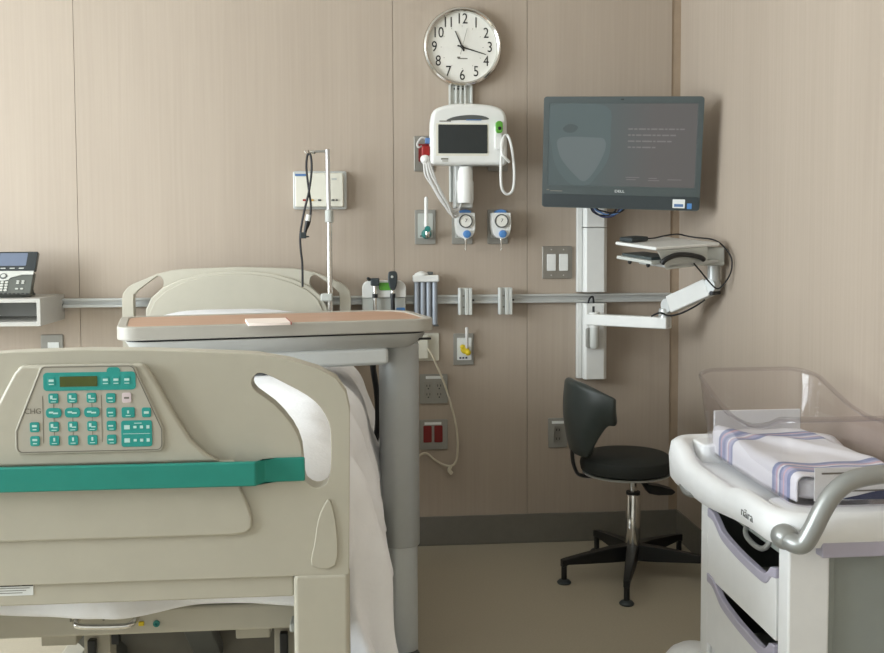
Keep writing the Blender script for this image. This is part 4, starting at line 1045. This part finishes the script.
# push handle
hp = [(.850, 1.905, .656), (.858, 1.875, .652), (.872, 1.862, .656), (.888, 1.858, .685), (.905, 1.857, .72), (.926, 1.857, .752), (.96, 1.857, .778), (1.01, 1.857, .789)]
hp = hp+[(CX, 1.857, .790)]+[(2*CX-p[0], p[1], p[2]) for p in hp[::-1]]
MB().sweep(spline(hp, 6), .019, 16).build('push_handle', M['silverhandle'], t)
for s_ in (1, -1): MB().ball((CX-s_*.213, 1.905, .657), .034, 18, 10, (.8, .9, .75)).build('handle_socket', M['silverhandle'], t)
text('nära', .027, M['darkgrey'], 'maker_mark', t, (.8280, 2.04, .664), (R(90), 0, R(-90)), sx=1.4)

# clear basin
TX, Y0, Y1 = 1.055, 1.965, 2.585
t = root('bassinet_basin', (TX, 2.275, .69), 'clear plastic baby basin standing in the white cart tray', 'basin')
prof = [(1.965, .880), (2.02, .872), (2.07, .852), (2.13, .836), (2.20, .826), (2.28, .826), (2.36, .838), (2.44, .862), (2.51, .885), (2.585, .900)]
def rimz(y_):
    for (a, za), (b_, zb_) in zip(prof, prof[1:]):
        if y_ <= b_: return za+(zb_-za)*max(0, (y_-a)/(b_-a))
    return prof[-1][1]
outl = []
o = rrect(.335, Y1-Y0, (.07, .07, .05, .05), 10, TX, (Y0+Y1)/2)
for i, p in enumerate(o):
    q = o[(i+1) % len(o)]; d_ = math.hypot(q[0]-p[0], q[1]-p[1]); k = max(1, int(d_/.02))
    for j in range(k): outl.append((p[0]+(q[0]-p[0])*j/k, p[1]+(q[1]-p[1])*j/k))
def tring(s_, zf):
    r_ = []
    for x_, y_ in outl:
        tp = 1-.06*(y_-Y0)/(Y1-Y0)
        kx = tp*(1-.13*(1-s_)); X_ = TX+(x_-TX)*kx; Y_ = 2.275+(y_-2.275)*(1-.075*(1-s_)); r_.append((X_, Y_, zf(y_)))
    return r_
ZB = .690
loops = [tring(-.25, lambda y_: ZB), tring(-.06, lambda y_: ZB+.004)]
for s_ in (.05, .2, .4, .6, .8, .95, 1.0): loops.append(tring(s_, lambda y_, s_=s_: ZB+.008+(rimz(y_)-ZB-.008)*max(0, (s_-.05)/.95)))
b = MB().loft(loops, caps=False); b.bm.verts.ensure_lookup_table(); b.bm.faces.new(b.bm.verts[:len(outl)])
b.build('basin_shell', M['clearplastic'], t, ang=180, solid=.004)
rp = tring(1.0, rimz); rp.append(rp[0])
MB().sweep(rp, .0055, 8, caps=False).build('rolled_rim', M['clearrim'], t)
# mattress, folded striped blanket, card
def stripes():
    m = bpy.data.materials.new('striped_flannel'); m.use_nodes = True
    nt = m.node_tree; bs = nt.nodes['Principled BSDF']; L = nt.links.new
    tc = nt.nodes.new('ShaderNodeTexCoord'); sp = nt.nodes.new('ShaderNodeSeparateXYZ'); L(tc.outputs['UV'], sp.inputs[0])
    rp_ = nt.nodes.new('ShaderNodeValToRGB'); rp_.color_ramp.interpolation = 'CONSTANT'; e = rp_.color_ramp.elements
    wh, bl, pk = hexc(226, 226, 230)+(1,), hexc(142, 150, 180)+(1,), hexc(206, 178, 188)+(1,)
    lv = hexc(176, 176, 202)+(1,)
    seq = [(0, wh), (.06, bl), (.09, lv), (.12, pk), (.135, lv), (.155, bl), (.175, wh), (.19, pk), (.205, lv), (.22, bl), (.25, wh), (.72, bl), (.745, lv), (.77, pk), (.785, wh), (.80, lv), (.82, bl), (.85, lv), (.865, pk), (.88, bl), (.91, wh)]
    e[0].position = 0; e[0].color = wh; e[1].position = seq[1][0]; e[1].color = seq[1][1]
    for p_, c_ in seq[2:]: k = e.new(p_); k.color = c_
    L(sp.outputs[0], rp_.inputs[0]); L(rp_.outputs[0], bs.inputs['Base Color']); bs.inputs['Roughness'].default_value = .9
    return m
M['stripes'] = stripes()
b = MB().prism(rrect(.235, .50, .03, 5, TX, 2.275), .695, .742, 'z')
tag(b.build('bassinet_mattress', M['linen2'], bevel=.014), 'thin white mattress lying in the clear basin', 'mattress')
def bab(u, v):
    # a flannel sheet laid over the mattress, its left side tucked down, rumpled on top
    a = -.175+.35*u; y_ = 2.02+.50*v
    ex = max(0, abs(a)-.108); sx = 1 if a > 0 else -1
    z = .748+.007*noise.noise(Vector((a*14, y_*9, .4)))+.012*math.exp(-((a-.03+.3*(v-.5))/.022)**2)*sm(.05, .5, v)
    q = .016*PI/2
    if ex > 0:
        if ex < q: return (TX+sx*(.108+.016*math.sin(ex/.016)), y_, z-.016*(1-math.cos(ex/.016)))
        return (TX+sx*(.124), y_, z-.016-(ex-q)*.95)
    return (TX+a, y_, z)
def uvgrid(fn, nu, nv, name, m, label, cat, swap=False, scl=1, off=0):
    me = bpy.data.meshes.new(name); vs = [fn(i/nu, j/nv) for i in range(nu+1) for j in range(nv+1)]
    fs = [(i*(nv+1)+j, (i+1)*(nv+1)+j, (i+1)*(nv+1)+j+1, i*(nv+1)+j+1) for i in range(nu) for j in range(nv)]
    lo = [min(v[k] for v in vs) for k in range(3)]; hi = [max(v[k] for v in vs) for k in range(3)]
    c = ((lo[0]+hi[0])/2, (lo[1]+hi[1])/2, lo[2])
    me.from_pydata([tuple(v[k]-c[k] for k in range(3)) for v in vs], [], fs)
    uvl = me.uv_layers.new(name='UVMap')
    for p in me.polygons:
        p.use_smooth = True
        for li in p.loop_indices:
            vi = me.loops[li].vertex_index; u, v = (vi//(nv+1))/nu, (vi % (nv+1))/nv
            uvl.data[li].uv = (off+scl*(v if not swap else u), u if not swap else v)
    me.materials.append(m); o = bpy.data.objects.new(name, me); COL.objects.link(o); o.location = c
    md = o.modifiers.new('s', 'SOLIDIFY'); md.thickness = .003; md.offset = 1
    return tag(o, label, cat)
uvgrid(bab, 50, 50, 'baby_blanket', M['stripes'], 'white flannel baby blanket with blue and pink stripes laid over the bassinet mattress', 'blanket')
t = root('name_card', (1.03, 1.995, .70), 'white printed name card standing inside the near end of the basin', 'card')
MB().span((.955, 1.994, .702), (1.17, 1.996, .772)).build('card', M['label'], t)
b = MB()
for k, (a, w) in enumerate(((1.0, .06), (1.07, .15), (1.075, .15))): b.box((a, 1.9932, .760-.019*k), (w, .0006, .0035 if k != 1 else .006))
b.build('print', M['line'], t)
MB().prism(sp2([(1.02, .704), (1.05, .712), (1.09, .720), (1.13, .721), (1.165, .718), (1.165, .704)], 4), 1.9928, 1.9938, 'y').build('printed_wave', M['navy'], t)

# ------------------------------------------------------------------ light
wd = bpy.data.worlds.new('sky'); S.world = wd; wd.use_nodes = True
bg = wd.node_tree.nodes['Background']; bg.inputs[0].default_value = (.75, .85, 1, 1); bg.inputs[1].default_value = 1.0
def area(name, loc, rot, sx, sy, power, col):
    l = bpy.data.lights.new(name, 'AREA'); l.shape = 'RECTANGLE'; l.size = sx; l.size_y = sy; l.energy = power; l.color = col
    o = bpy.data.objects.new(name, l); COL.objects.link(o); o.location = loc; o.rotation_euler = rot; return o
area('window_daylight', (XL-.16, (WY0+WY1)/2, (WZ0+WZ1)/2), (0, R(-90), 0), WZ1-WZ0, WY1-WY0, 185, (.885, .96, 1))
S.view_settings.view_transform = 'Standard'; S.view_settings.look = 'None'; S.view_settings.gamma = 1; S.view_settings.exposure = .46
S.cycles.transparent_max_bounces = 32
